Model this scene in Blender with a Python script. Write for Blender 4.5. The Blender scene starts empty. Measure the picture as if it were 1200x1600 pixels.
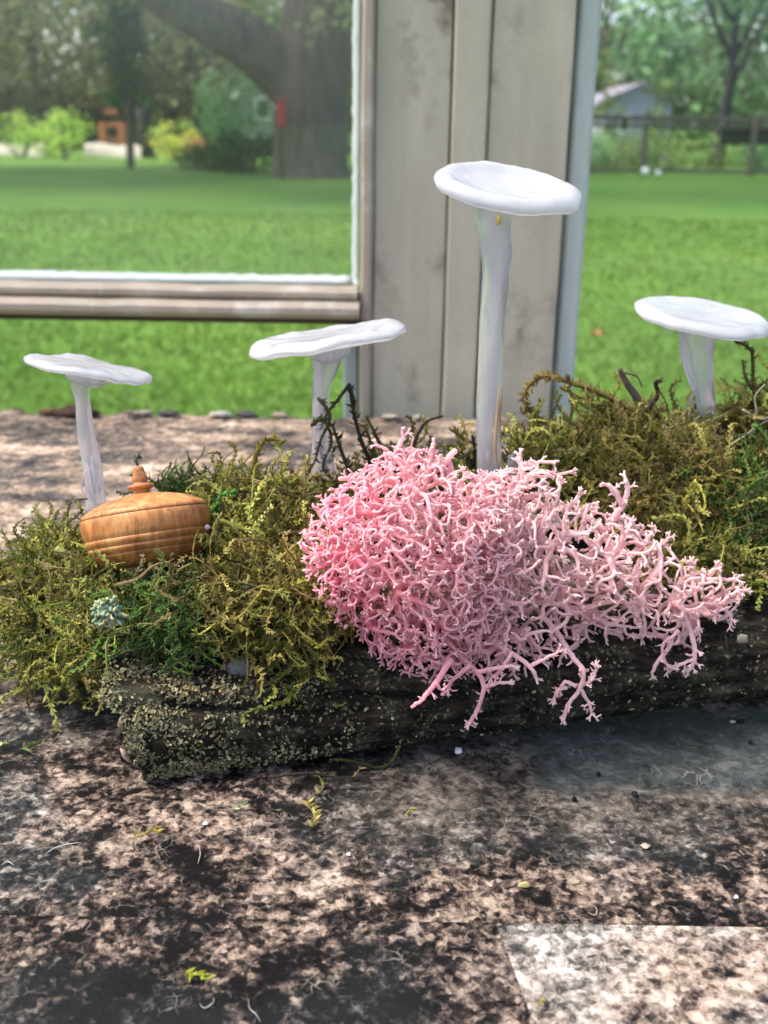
import bpy, math, random
import numpy as np
from mathutils import Vector, Matrix, noise as mnoise

C = bpy.context.scene
COL = C.collection
rng = np.random.default_rng(7)
random.seed(7)
R = math.radians

# ------------------------------------------------------------------ camera
FPX, PITCH, ROLL, HC = 1700.0, R(19.7), R(0.9), 0.133
R0 = np.array([1.0, 0, 0]); F0 = np.array([0, math.cos(PITCH), -math.sin(PITCH)]); U0 = np.array([0, math.sin(PITCH), math.cos(PITCH)])
CR = math.cos(ROLL) * R0 + math.sin(ROLL) * U0
CU = math.cos(ROLL) * U0 - math.sin(ROLL) * R0
CAM = np.array([0, 0, HC])
cam_d = bpy.data.cameras.new('camera'); cam = bpy.data.objects.new('camera', cam_d); COL.objects.link(cam)
cam_d.sensor_fit = 'VERTICAL'; cam_d.sensor_height = 24.0; cam_d.lens = 24.0 * FPX / 1600
cam_d.clip_start = 0.01; cam_d.clip_end = 1000
cam_d.dof.use_dof = True; cam_d.dof.focus_distance = 0.226; cam_d.dof.aperture_fstop = 25.5 / 1.55
cam.matrix_world = Matrix(((CR[0], CU[0], -F0[0], 0), (CR[1], CU[1], -F0[1], 0), (CR[2], CU[2], -F0[2], HC), (0, 0, 0, 1)))
C.camera = cam

# ------------------------------------------------------------------ light
SUN_EL, SUN_AZ = R(60), R(-92)           # azimuth from +Y (away from the camera), towards -X
world = bpy.data.worlds.new('World'); C.world = world; world.use_nodes = True
wn = world.node_tree; bg = wn.nodes['Background']
sky = wn.nodes.new('ShaderNodeTexSky'); sky.sky_type = 'NISHITA'; sky.sun_disc = False
sky.sun_elevation = SUN_EL; sky.sun_rotation = SUN_AZ; sky.dust_density = 3.5; sky.air_density = 0.8; sky.ozone_density = 0.3
wn.links.new(sky.outputs[0], bg.inputs[0]); bg.inputs[1].default_value = 0.15
sd = bpy.data.lights.new('sun', 'SUN'); sun = bpy.data.objects.new('sun', sd); COL.objects.link(sun)
sd.energy = 1.5; sd.angle = R(14); sd.color = (1.0, 0.95, 0.86)
sdir = Vector((math.sin(SUN_AZ) * math.cos(SUN_EL), math.cos(SUN_AZ) * math.cos(SUN_EL), math.sin(SUN_EL)))
sun.rotation_euler = sdir.to_track_quat('Z', 'Y').to_euler(); sun.location = (0, 0, 5)
C.view_settings.view_transform = 'Standard'; C.view_settings.look = 'None'
C.view_settings.exposure = 1.66; C.view_settings.gamma = 1.0
C.render.engine = 'CYCLES'
C.cycles.max_bounces = 10; C.cycles.transparent_max_bounces = 24; C.cycles.transmission_bounces = 8
C.cycles.use_denoising = True

# ------------------------------------------------------------------ helpers
def ray(px, py):
    u = (px - 600) / FPX; v = (800 - py) / FPX
    return F0 + u * CR + v * CU
def P(px, py, Y):
    d = ray(px, py); return CAM + d * (Y / d[1])
def PZ(px, py, z):
    d = ray(px, py); return CAM + d * ((z - HC) / d[2])
def nrm(v):
    v = np.asarray(v, float); return v / (np.linalg.norm(v, axis=-1, keepdims=True) + 1e-12)

class MB:
    def __init__(s): s.v = []; s.q = []; s.t = []; s.c = []; s.n = 0; s.flat = False
    def add(s, v, quads=None, tris=None, col=None):
        v = np.asarray(v, float).reshape(-1, 3)
        if quads is not None and len(quads): s.q.append(np.asarray(quads, int) + s.n)
        if tris is not None and len(tris): s.t.append(np.asarray(tris, int) + s.n)
        c = np.ones((len(v), 3)) if col is None else np.broadcast_to(np.asarray(col, float), (len(v), 3))
        s.c.append(c); s.v.append(v); s.n += len(v)
    def build(s, name, mat, parent=None, smooth=True, origin=None):
        v = np.concatenate(s.v); q = np.concatenate(s.q) if s.q else np.zeros((0, 4), int); t = np.concatenate(s.t) if s.t else np.zeros((0, 3), int)
        if origin is not None: v = v - np.asarray(origin)
        elif parent is not None: v = v - np.array(parent_loc(parent))
        me = bpy.data.meshes.new(name)
        me.vertices.add(len(v)); me.vertices.foreach_set('co', v.astype(np.float32).ravel())
        nl = q.size + t.size; me.loops.add(nl)
        me.loops.foreach_set('vertex_index', np.concatenate([q.ravel(), t.ravel()]).astype(np.int32))
        npoly = len(q) + len(t); me.polygons.add(npoly)
        st = np.concatenate([np.arange(len(q)) * 4, q.size + np.arange(len(t)) * 3]).astype(np.int32)
        me.polygons.foreach_set('loop_start', st)
        me.polygons.foreach_set('use_smooth', np.full(npoly, smooth and not s.flat, bool))
        ca = me.color_attributes.new('col', 'FLOAT_COLOR', 'POINT')
        c = np.concatenate(s.c); ca.data.foreach_set('color', np.hstack([c, np.ones((len(c), 1))]).astype(np.float32).ravel())
        me.update(calc_edges=True); me.validate()
        o = bpy.data.objects.new(name, me); COL.objects.link(o)
        if mat: me.materials.append(mat)
        if parent is not None: o.parent = parent
        if origin is not None: o.location = tuple(origin)
        return o
def parent_loc(p):
    l = np.array(p.location)
    while p.parent: p = p.parent; l = l + np.array(p.location)
    return l
def tag(o, label=None, cat=None, group=None, kind=None):
    if label: o['label'] = label
    if cat: o['category'] = cat
    if group: o['group'] = group
    if kind: o['kind'] = kind
    return o
def thing(name, label, cat, loc, group=None):
    o = bpy.data.objects.new(name, None); COL.objects.link(o); o.location = tuple(loc); o.empty_display_size = 0.01
    return tag(o, label, cat, group)

def box(mb, lo, hi, bev=0.0, col=None, shear=0.0):
    """chamfered box; shear leans x with z"""
    lo = np.array(lo, float); hi = np.array(hi, float); mb.flat = True
    if bev <= 0:
        v = np.array([[x, y, z] for z in (lo[2], hi[2]) for y in (lo[1], hi[1]) for x in (lo[0], hi[0])])
        q = [[0, 2, 3, 1], [4, 5, 7, 6], [0, 1, 5, 4], [2, 6, 7, 3], [0, 4, 6, 2], [1, 3, 7, 5]]
        mb.add(v, q, None, col); return
    c = (lo + hi) / 2; h = (hi - lo) / 2; vs = []; idx = {}
    for sx in (-1, 1):
        for sy in (-1, 1):
            for sz in (-1, 1):
                for ax in range(3):
                    p = np.array([sx, sy, sz]) * (h - bev); p[ax] = (sx, sy, sz)[ax] * h[ax]
                    idx[(sx, sy, sz, ax)] = len(vs); vs.append(c + p)
    q = []; t = []
    S = (-1, 1)
    for s in S:
        q.append([idx[(s, a, b, 0)] for a, b in ((-1, -1), (1, -1), (1, 1), (-1, 1))][::s])
        q.append([idx[(a, s, b, 1)] for a, b in ((-1, -1), (-1, 1), (1, 1), (1, -1))][::s])
        q.append([idx[(a, b, s, 2)] for a, b in ((-1, -1), (1, -1), (1, 1), (-1, 1))][::s])
    for a in S:
        for b in S:
            q.append([idx[(-1, a, b, 1)], idx[(1, a, b, 1)], idx[(1, a, b, 2)], idx[(-1, a, b, 2)]])
            q.append([idx[(a, -1, b, 0)], idx[(a, 1, b, 0)], idx[(a, 1, b, 2)], idx[(a, -1, b, 2)]])
            q.append([idx[(a, b, -1, 0)], idx[(a, b, 1, 0)], idx[(a, b, 1, 1)], idx[(a, b, -1, 1)]])
            for d in S: t.append([idx[(a, b, d, 0)], idx[(a, b, d, 1)], idx[(a, b, d, 2)]])
    mb.add(np.array(vs), q, t, col)

def tube(mb, pts, rad, sides=6, col=None, cap=True, seed_up=None):
    pts = np.asarray(pts, float); n = len(pts); rad = np.broadcast_to(np.asarray(rad, float), (n,))
    tg = np.zeros_like(pts); tg[1:-1] = pts[2:] - pts[:-2]; tg[0] = pts[1] - pts[0]; tg[-1] = pts[-1] - pts[-2]
    tg = nrm(tg)
    up = np.array([0.3, 0.2, 0.93]) if seed_up is None else np.asarray(seed_up, float)
    if abs(tg[0] @ up) > 0.9: up = np.array([1.0, 0.1, 0])
    a = up - tg[0] * (tg[0] @ up); a /= np.linalg.norm(a)
    ang = np.arange(sides) * 2 * math.pi / sides; ca = np.cos(ang)[:, None]; sa = np.sin(ang)[:, None]
    V = np.empty((n, sides, 3))
    for i in range(n):
        a = a - tg[i] * (tg[i] @ a); a /= np.linalg.norm(a) + 1e-12
        b = np.cross(tg[i], a)
        V[i] = pts[i] + rad[i] * (ca * a + sa * b)
    i = np.arange(n - 1)[:, None]; k = np.arange(sides)[None]
    q = np.stack([i * sides + k, i * sides + (k + 1) % sides, (i + 1) * sides + (k + 1) % sides, (i + 1) * sides + k], -1).reshape(-1, 4)
    v = V.reshape(-1, 3); t = []
    if cap:
        v = np.vstack([v, pts[0] - tg[0] * rad[0] * 0.5, pts[-1] + tg[-1] * rad[-1] * 0.7])
        a0 = n * sides; a1 = a0 + 1
        for k in range(sides):
            t.append([a0, (k + 1) % sides, k]); t.append([a1, (n - 1) * sides + k, (n - 1) * sides + (k + 1) % sides])
    if col is not None:
        col = np.asarray(col, float)
        if col.ndim == 2:
            cc = np.repeat(col, sides, 0); col = np.vstack([cc, col[:1], col[-1:]]) if cap else cc
    mb.add(v, q, t, col)

def smooth_path(pts, n):
    pts = np.asarray(pts, float); m = len(pts)
    if m < 3:
        t = np.linspace(0, 1, n)[:, None]; return pts[0] * (1 - t) + pts[-1] * t
    e = np.vstack([2 * pts[0] - pts[1], pts, 2 * pts[-1] - pts[-2]]); out = []
    for u in np.linspace(0, m - 1 - 1e-6, n):
        i = int(u); f = u - i; p0, p1, p2, p3 = e[i], e[i + 1], e[i + 2], e[i + 3]
        out.append(0.5 * (2 * p1 + (p2 - p0) * f + (2 * p0 - 5 * p1 + 4 * p2 - p3) * f * f + (3 * p1 - p0 - 3 * p2 + p3) * f ** 3))
    return np.array(out)
def fbm(p, o=3):
    return mnoise.fractal(Vector(p), 1.0, 2.0, o)

# ------------------------------------------------------------------ materials
class NT:
    def __init__(s, name):
        s.m = bpy.data.materials.new(name); s.m.use_nodes = True; s.t = s.m.node_tree; s.t.nodes.clear()
        s.out = s.n('ShaderNodeOutputMaterial')
    def n(s, ty, **kw):
        nd = s.t.nodes.new(ty)
        for k, v in kw.items(): setattr(nd, k, v)
        return nd
    def l(s, a, b): s.t.links.new(a, b)
    def val(s, sock, v):
        if hasattr(v, 'links'): s.l(v, sock)
        else:
            if isinstance(v, tuple) and len(v) == 3 and sock.type == 'RGBA': v = v + (1,)
            sock.default_value = v
    def co(s, scale=(1, 1, 1), rot=(0, 0, 0), loc=(0, 0, 0), kind='Object'):
        tc = s.n('ShaderNodeTexCoord'); mp = s.n('ShaderNodeMapping'); s.l(tc.outputs[kind], mp.inputs[0])
        mp.inputs['Scale'].default_value = scale; mp.inputs['Rotation'].default_value = rot; mp.inputs['Location'].default_value = loc
        return mp.outputs[0]
    def noise(s, vec, scale, detail=4, rough=0.55, dist=0.0):
        nd = s.n('ShaderNodeTexNoise'); s.l(vec, nd.inputs['Vector']); nd.inputs['Scale'].default_value = scale
        nd.inputs['Detail'].default_value = detail; nd.inputs['Roughness'].default_value = rough; nd.inputs['Distortion'].default_value = dist
        return nd.outputs[0]
    def ramp(s, fac, stops, interp='LINEAR'):
        nd = s.n('ShaderNodeValToRGB'); cr = nd.color_ramp; cr.interpolation = interp
        while len(cr.elements) < len(stops): cr.elements.new(0.5)
        for e, (p, c) in zip(cr.elements, stops):
            e.position = p; e.color = (c, c, c, 1) if isinstance(c, (int, float)) else tuple(c) + (1,)
        s.l(fac, nd.inputs[0]); return nd.outputs[0]
    def math(s, op, a, b=0.0, clamp=False):
        nd = s.n('ShaderNodeMath', operation=op, use_clamp=clamp); s.val(nd.inputs[0], a); s.val(nd.inputs[1], b); return nd.outputs[0]
    def mix(s, f, a, b, bt='MIX'):
        nd = s.n('ShaderNodeMix', data_type='RGBA', blend_type=bt); s.val(nd.inputs[0], f); s.val(nd.inputs[6], a); s.val(nd.inputs[7], b); return nd.outputs[2]
    def attr(s): return s.n('ShaderNodeAttribute', attribute_name='col').outputs[0]
    def bump(s, h, strength=0.5, dist=0.001):
        nd = s.n('ShaderNodeBump'); nd.inputs['Strength'].default_value = strength; nd.inputs['Distance'].default_value = dist; s.l(h, nd.inputs['Height']); return nd.outputs[0]
    def pbr(s, color, rough=0.6, spec=0.4, normal=None, **kw):
        b = s.n('ShaderNodeBsdfPrincipled'); s.val(b.inputs['Base Color'], color); s.val(b.inputs['Roughness'], rough); s.val(b.inputs['Specular IOR Level'], spec)
        if normal is not None: s.l(normal, b.inputs['Normal'])
        for k, v in kw.items(): s.val(b.inputs[k.replace('_', ' ')], v)
        return b.outputs[0]
    def mixs(s, f, a, b):
        nd = s.n('ShaderNodeMixShader'); s.val(nd.inputs[0], f); s.l(a, nd.inputs[1]); s.l(b, nd.inputs[2]); return nd.outputs[0]
    def transl(s, color):
        nd = s.n('ShaderNodeBsdfTranslucent'); s.val(nd.inputs[0], color); return nd.outputs[0]
    def done(s, sh): s.l(sh, s.out.inputs[0]); return s.m

def simple(name, color, rough=0.7, spec=0.3, nscale=20, var=0.3, bump=0.0, bdist=0.001, stretch=(1, 1, 1)):
    t = NT(name); v = t.co(stretch); f = t.noise(v, nscale, 5)
    c = t.mix(f, tuple(x * (1 - var) for x in color), tuple(min(1, x * (1 + var)) for x in color))
    return t.done(t.pbr(c, rough, spec, t.bump(f, bump, bdist) if bump else None))
def vcol(name, rough=0.7, spec=0.25, tr=0.3, nscale=300, var=0.5, gain=1.0):
    t = NT(name); a = t.attr(); f = t.noise(t.co(), nscale, 3)
    c = t.mix(1.0, a, t.ramp(f, [(0.25, gain * (1 - var)), (0.75, gain * (1 + var))]), 'MULTIPLY')
    sh = t.pbr(c, rough, spec)
    if tr: sh = t.mixs(tr, sh, t.transl(c))
    return t.done(sh)

# ---- table laminate: one printed sheet recipe with several colour zones
PINK = [(0.34, (0.004, 0.0035, 0.0035)), (0.42, (0.017, 0.0135, 0.012)), (0.50, (0.065, 0.047, 0.039)), (0.57, (0.155, 0.114, 0.087)), (0.66, (0.27, 0.21, 0.16)), (0.84, (0.45, 0.375, 0.305))]
SLATE = [(0.32, (0.010, 0.012, 0.012)), (0.5, (0.034, 0.040, 0.040)), (0.6, (0.065, 0.071, 0.069)), (0.74, (0.15, 0.148, 0.135))]
FAR = [(0.30, (0.022, 0.020, 0.019)), (0.40, (0.060, 0.054, 0.050)), (0.49, (0.13, 0.105, 0.085)), (0.58, (0.26, 0.185, 0.13)), (0.70, (0.44, 0.34, 0.26)), (0.82, (0.6, 0.52, 0.43))]
def table_mat(name, seed, bias=0.0, rough=0.50, big=0.60, zones=False):
    t = NT(name); geo = t.n('ShaderNodeNewGeometry'); pos = geo.outputs['Position']
    mp = t.n('ShaderNodeMapping'); t.l(pos, mp.inputs[0]); mp.inputs['Location'].default_value = (seed * 3.1, seed * 1.7, 0); v = mp.outputs[0]
    def warped(sc, amt):
        w = t.n('ShaderNodeTexNoise'); t.l(v, w.inputs['Vector']); w.inputs['Scale'].default_value = sc; w.inputs['Detail'].default_value = 3
        m = t.n('ShaderNodeVectorMath', operation='MULTIPLY_ADD'); t.l(w.outputs[1], m.inputs[0]); m.inputs[1].default_value = (amt,) * 3; t.l(v, m.inputs[2]); return m.outputs[0]
    w = warped(70, 0.012); w2 = warped(420, 0.0022)
    vo = t.n('ShaderNodeTexVoronoi'); t.l(w2, vo.inputs['Vector']); vo.inputs['Scale'].default_value = 760
    cell = t.n('ShaderNodeSeparateColor'); t.l(vo.outputs['Color'], cell.inputs[0]); cell = cell.outputs[0]
    a = t.noise(w, 38, 3, 0.5); b = t.noise(w, 170, 4, 0.6, 0.4); c = t.noise(w2, 620, 7, 0.78, 0.3); d = t.noise(w, 85, 4, 0.6)
    v2 = t.n('ShaderNodeTexVoronoi', feature='DISTANCE_TO_EDGE'); t.l(warped(110, 0.022), v2.inputs['Vector']); v2.inputs['Scale'].default_value = 72
    vein = t.ramp(v2.outputs[0], [(0.0, 1.0), (0.12, 0.55), (0.34, 0.0)], 'EASE')
    def comb(bi, parts):
        f = 0.5 + bi - 0.5 * sum(wt for _, wt in parts)
        for s, wt in parts: f = t.math('ADD', t.math('MULTIPLY', s, wt), f)
        return f
    f = comb(bias + 0.035, ((a, big), (b, 0.55), (c, 1.0), (d, 0.40), (cell, 0.20), (vein, 0.15)))
    col = t.ramp(f, PINK)
    gm = t.ramp(t.noise(v, 24, 3), [(0.46, 0.0), (0.58, 0.75)])
    fs = comb(bias + 0.02, ((a, big * 0.6), (b, 0.40), (c, 0.9), (cell, 0.15), (vein, 0.12)))
    col = t.mix(gm, col, t.ramp(fs, [(0.38, (0.010, 0.012, 0.012)), (0.52, (0.045, 0.048, 0.047)), (0.62, (0.17, 0.165, 0.15)), (0.78, (0.52, 0.50, 0.46))]))
    ro = t.ramp(c, [(0.3, rough - 0.10), (0.7, rough + 0.18)])
    if zones:
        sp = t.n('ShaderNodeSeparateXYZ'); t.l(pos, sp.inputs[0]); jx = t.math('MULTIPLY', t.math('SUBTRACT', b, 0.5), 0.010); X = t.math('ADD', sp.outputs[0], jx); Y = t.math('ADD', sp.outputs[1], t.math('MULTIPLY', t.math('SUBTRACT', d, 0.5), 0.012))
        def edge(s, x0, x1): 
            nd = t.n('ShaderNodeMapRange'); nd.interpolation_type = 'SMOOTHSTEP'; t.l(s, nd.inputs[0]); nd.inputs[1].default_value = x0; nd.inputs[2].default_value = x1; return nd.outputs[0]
        # darker brown zone mixed over the sheet (x from the middle), slate print zone inside it, tan zone at the far side
        ff = comb(0.0, ((a, 0.40), (b, 0.70), (c, 0.80), (cell, 0.12), (t.noise(t.co((0.35, 1, 1), kind='Object'), 46, 4, 0.55), 0.9)))
        zf = edge(Y, 0.215, 0.285)
        col = t.mix(zf, col, t.ramp(ff, FAR))
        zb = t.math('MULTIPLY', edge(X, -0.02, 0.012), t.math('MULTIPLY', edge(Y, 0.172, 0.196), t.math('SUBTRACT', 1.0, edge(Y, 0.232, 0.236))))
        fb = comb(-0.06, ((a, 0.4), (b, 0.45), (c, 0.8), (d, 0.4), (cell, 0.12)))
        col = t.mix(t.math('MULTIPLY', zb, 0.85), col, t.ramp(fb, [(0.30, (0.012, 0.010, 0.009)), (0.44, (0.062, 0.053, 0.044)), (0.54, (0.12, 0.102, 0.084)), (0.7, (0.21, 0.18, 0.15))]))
        zs = t.math('MULTIPLY', edge(X, 0.0315, 0.036), t.math('MULTIPLY', edge(Y, 0.193, 0.203), t.math('SUBTRACT', 1.0, edge(Y, 0.2335, 0.2350))))
        fsl = comb(-0.01, ((a, 0.25), (b, 0.45), (c, 0.6), (d, 0.25), (cell, 0.06)))
        col = t.mix(zs, col, t.ramp(fsl, SLATE)); ro = t.mix(zs, ro, t.ramp(b, [(0.4, 0.16), (0.65, 0.30)]))
    ve = t.n('ShaderNodeTexVoronoi', feature='DISTANCE_TO_EDGE'); t.l(w, ve.inputs['Vector']); ve.inputs['Scale'].default_value = 330
    ln = t.math('MULTIPLY', t.ramp(ve.outputs[0], [(0.0, 1.0), (0.05, 0.0)]), t.ramp(t.noise(v, 110, 3), [(0.56, 0.0), (0.68, 0.3)]))
    col = t.mix(ln, col, (0.55, 0.47, 0.40))
    return t.done(t.pbr(col, ro, t.math('ADD', t.math('MULTIPLY', zs, 0.42), 0.08) if zones else 0.08, t.bump(t.math('ADD', t.math('MULTIPLY', c, 0.7), b), 0.9, 0.0005)))
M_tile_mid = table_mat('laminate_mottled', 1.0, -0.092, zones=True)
M_tile_dark = table_mat('laminate_dark', 2.0, -0.135, big=0.5)
M_tile_light = table_mat('laminate_light', 3.3, 0.085, big=0.2)
M_board = simple('particle_board', (0.30, 0.22, 0.15), 0.9, 0.2, 200, 0.6, 0.6, 0.001)

# ---- painted window wood
def paint_mat(name, base, dirt, seed, amount=0.5):
    t = NT(name); v = t.co((1, 1, 1), loc=(seed, 0, 0)); vs = t.co((1, 1, 0.16), loc=(seed, 0.3, 0))
    a = t.noise(vs, 60, 5, 0.6); b = t.noise(v, 45, 5, 0.6); c = t.noise(v, 900, 3, 0.7); d = t.noise(t.co((1, 1, 0.5), loc=(seed + 4, 0, 0)), 16, 4, 0.6)
    col = t.mix(t.ramp(a, [(0.35, 0.0), (0.7, 1.0)]), tuple(x * 0.86 for x in base), tuple(min(1, x * 1.1) for x in base))
    st = t.math('MULTIPLY', t.ramp(b, [(0.50, 0.0), (0.63, 1.0)]), t.ramp(d, [(0.48, 0.0), (0.62, amount)]))
    col = t.mix(st, col, dirt)
    sk = t.ramp(t.noise(vs, 240, 3, 0.7), [(0.62, 0.0), (0.72, 0.55)])
    col = t.mix(t.math('MULTIPLY', sk, t.ramp(b, [(0.45, 0.0), (0.6, 1.0)])), col, dirt)
    col = t.mix(t.ramp(c, [(0.3, 0.25), (0.5, 0.0)]), col, tuple(x * 0.6 for x in base))
    return t.done(t.pbr(col, 0.55, 0.35, t.bump(t.math('ADD', t.math('MULTIPLY', c, 0.25), a), 0.35, 0.0008)))
TAUPE = (0.39, 0.35, 0.265)
M_paint = paint_mat('taupe_paint', TAUPE, (0.13, 0.095, 0.07), 0.0, 0.9)
M_paint2 = paint_mat('taupe_paint_lighter', (0.405, 0.365, 0.276), (0.12, 0.13, 0.1), 2.0, 0.5)
M_sash = paint_mat('bare_sash_wood', (0.33, 0.272, 0.205), (0.52, 0.48, 0.41), 5.0, 0.9)
M_trim = paint_mat('green_tinted_trim', (0.42, 0.46, 0.41), (0.4, 0.4, 0.36), 7.0, 0.5)  # white trim; the green it reflects is put into the colour
M_putty = simple('white_putty', (0.46, 0.50, 0.465), 0.6, 0.4, 120, 0.15, 0.6, 0.001)
M_groove = simple('dark_groove_wood', (0.07, 0.055, 0.045), 0.8, 0.2, 80, 0.3)
def glass_mat(name, haze, speck):
    t = NT(name); v = t.co()
    tr = t.n('ShaderNodeBsdfTransparent'); tr.inputs[0].default_value = (0.97, 0.985, 0.975, 1)
    gl = t.n('ShaderNodeBsdfGlossy'); gl.inputs['Roughness'].default_value = 0.02
    fr = t.n('ShaderNodeFresnel'); fr.inputs[0].default_value = 1.45
    sh = t.mixs(fr.outputs[0], tr.outputs[0], gl.outputs[0])
    d = t.n('ShaderNodeBsdfDiffuse'); d.inputs[0].default_value = (0.62, 0.62, 0.57, 1)
    tl = t.transl((0.62, 0.62, 0.57)); dd = t.mixs(0.5, d.outputs[0], tl)
    vo = t.n('ShaderNodeTexVoronoi'); t.l(v, vo.inputs['Vector']); vo.inputs['Scale'].default_value = 130
    sp = t.math('MULTIPLY', t.ramp(vo.outputs[0], [(0.06, 1.0), (0.16, 0.0)]), t.ramp(t.noise(v, 40, 2), [(0.5, 0.0), (0.6, speck)]))
    hz = t.ramp(t.noise(v, 14, 4), [(0.3, haze * 0.5), (0.7, haze * 1.5)])
    return t.done(t.mixs(t.math('ADD', sp, hz, True), sh, dd))
M_glass_l = glass_mat('dusty_glass', 0.07, 0.25)
M_glass_r = glass_mat('clear_glass', 0.02, 0.0)

# ---- log
def log_mat():
    t = NT('weathered_bark'); v = t.co((0.18, 1, 1)); vi = t.co()
    a = t.noise(v, 420, 5, 0.65, 0.3); b = t.noise(vi, 160, 4, 0.6); c = t.noise(vi, 900, 3, 0.6)
    col = t.ramp(a, [(0.34, (0.003, 0.0025, 0.002)), (0.5, (0.012, 0.009, 0.0065)), (0.62, (0.032, 0.024, 0.016)), (0.75, (0.08, 0.062, 0.042))])
    col = t.mix(t.ramp(b, [(0.5, 0.0), (0.66, 0.5)]), col, (0.055, 0.058, 0.034))
    col = t.mix(t.math('MULTIPLY', t.ramp(c, [(0.56, 0.0), (0.66, 0.75)]), t.ramp(b, [(0.4, 0.0), (0.55, 1.0)])), col, (0.16, 0.145, 0.10))
    return t.done(t.pbr(col, 0.9, 0.10, t.bump(t.math('ADD', a, t.math('MULTIPLY', c, 0.3)), 0.9, 0.0015)))
M_log = log_mat()
M_flake = vcol('crust_lichen_flakes', 0.85, 0.15, 0.0, 900, 0.35)
M_soil = simple('dark_moss_bed', (0.022, 0.019, 0.010), 0.95, 0.1, 500, 0.6, 0.8, 0.001)
M_moss = vcol('moss_leaf', 0.6, 0.3, 0.35, 260, 0.45)
M_twig = vcol('dry_twig', 0.75, 0.25, 0.0, 900, 0.4)
M_glue = None

# ---- pink lichen
def pink_mat():
    t = NT('dyed_pink_lichen'); a = t.attr(); f = t.noise(t.co(), 700, 3); g = t.noise(t.co(), 55, 3)
    c = t.mix(t.ramp(g, [(0.45, 0.0), (0.7, 0.4)]), a, (0.94, 0.64, 0.63))
    c = t.mix(t.ramp(f, [(0.3, 0.15), (0.6, 0.0)]), c, (0.80, 0.28, 0.38))
    b = t.pbr(c, 0.62, 0.35, t.bump(f, 0.35, 0.0003), Subsurface_Weight=0.0)
    return t.done(t.mixs(0.55, b, t.transl(c)))
M_pink = pink_mat()

# ---- milky glass of the mushrooms
def milk(name, color, clear, rough=0.22, streak=0.0):
    t = NT(name); v = t.co((1, 1, 0.25)); f = t.noise(v, 150, 3, 0.5, 0.8); bm = t.bump(t.noise(t.co((1, 1, 0.3)), 200, 2), 0.12, 0.0006)
    b = t.n('ShaderNodeBsdfPrincipled'); t.val(b.inputs['Base Color'], color); b.inputs['Roughness'].default_value = rough
    b.inputs['Subsurface Weight'].default_value = 0.75; b.inputs['Subsurface Radius'].default_value = (1, 1, 1); b.inputs['Subsurface Scale'].default_value = 0.0035
    b.inputs['Specular IOR Level'].default_value = 0.5; t.l(bm, b.inputs['Normal'])
    sh = t.mixs(0.38, b.outputs[0], t.transl(color))
    if clear:
        g = t.n('ShaderNodeBsdfRefraction'); g.inputs[0].default_value = (0.93, 0.92, 0.95, 1); g.inputs['Roughness'].default_value = 0.10; g.inputs['IOR'].default_value = 1.22; t.l(bm, g.inputs['Normal'])
        sh = t.mixs(t.ramp(f, [(0.3, clear * 0.85), (0.7, min(1, clear * 1.12))]), sh, g.outputs[0])
    return t.done(sh)
M_cap = milk('milky_glass_cap', (0.71, 0.73, 0.75), 0.42, 0.10)
M_stem = milk('milky_glass_stem', (0.74, 0.725, 0.745), 0.66, 0.15)
M_seam = simple('amber_glue_seam', (0.36, 0.24, 0.12), 0.3, 0.5, 300, 0.4)
M_clear = milk('clear_glue', (0.70, 0.72, 0.74), 0.85, 0.08)

# ---- turned wood
def wood_mat():
    t = NT('turned_wood'); v = t.co((1, 1, 0.12)); a = t.noise(v, 520, 5, 0.65, 0.8); b = t.noise(t.co((1, 0.25, 1)), 150, 4); c = t.noise(t.co((1, 1, 0.3)), 1200, 3)
    f = t.math('ADD', t.math('MULTIPLY', a, 0.55), t.math('MULTIPLY', b, 0.45))
    col = t.ramp(f, [(0.34, (0.15, 0.05, 0.014)), (0.45, (0.33, 0.125, 0.033)), (0.54, (0.46, 0.20, 0.06)), (0.66, (0.62, 0.34, 0.13))])
    col = t.mix(t.ramp(c, [(0.58, 0.0), (0.7, 0.6)]), col, (0.2, 0.08, 0.03)); col = t.mix(t.ramp(t.noise(t.co(), 95, 3), [(0.45, 0.0), (0.7, 0.55)]), col, (0.17, 0.07, 0.025))
    return t.done(t.pbr(col, 0.45, 0.4, t.bump(c, 0.3, 0.0004)))
M_wood = wood_mat()
M_wood_groove = simple('dark_pot_groove', (0.10, 0.035, 0.012), 0.6, 0.3, 500, 0.3)  # darker brown for the groove rings and lid seam

# ---- garden
def lawn_mat():
    t = NT('lawn_grass'); v = t.co(kind='Object'); a = t.noise(v, 0.35, 4); b = t.noise(v, 5, 5, 0.65); c = t.noise(v, 40, 4, 0.7)
    f = t.math('ADD', t.math('MULTIPLY', a, 0.4), t.math('ADD', t.math('MULTIPLY', b, 0.3), t.math('MULTIPLY', c, 0.3)))
    col = t.ramp(f, [(0.34, (0.045, 0.118, 0.016)), (0.5, (0.088, 0.18, 0.027)), (0.66, (0.16, 0.24, 0.05))])
    return t.done(t.pbr(col, 0.85, 0.15, t.bump(c, 0.35, 0.02)))
M_lawn = lawn_mat()
M_blade = vcol('grass_blades', 0.6, 0.2, 0.4, 2, 0.3)
M_leaf = vcol('tree_leaves', 0.6, 0.25, 0.5, 0.8, 0.35, 1.95)
M_trunk = simple('tree_bark', (0.125, 0.105, 0.082), 0.9, 0.15, 7, 0.75, 1.0, 0.12, (1, 1, 0.2))
M_fence = simple('grey_fence_wood', (0.13, 0.115, 0.095), 0.85, 0.2, 6, 0.4)
M_dark = simple('dark_screen', (0.035, 0.035, 0.038), 0.8, 0.2, 6, 0.3)
M_path = simple('pale_path', (0.55, 0.50, 0.44), 0.9, 0.2, 3, 0.25)
M_housew = simple('pale_blue_wall', (0.36, 0.37, 0.50), 0.7, 0.3, 3, 0.12)
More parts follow.
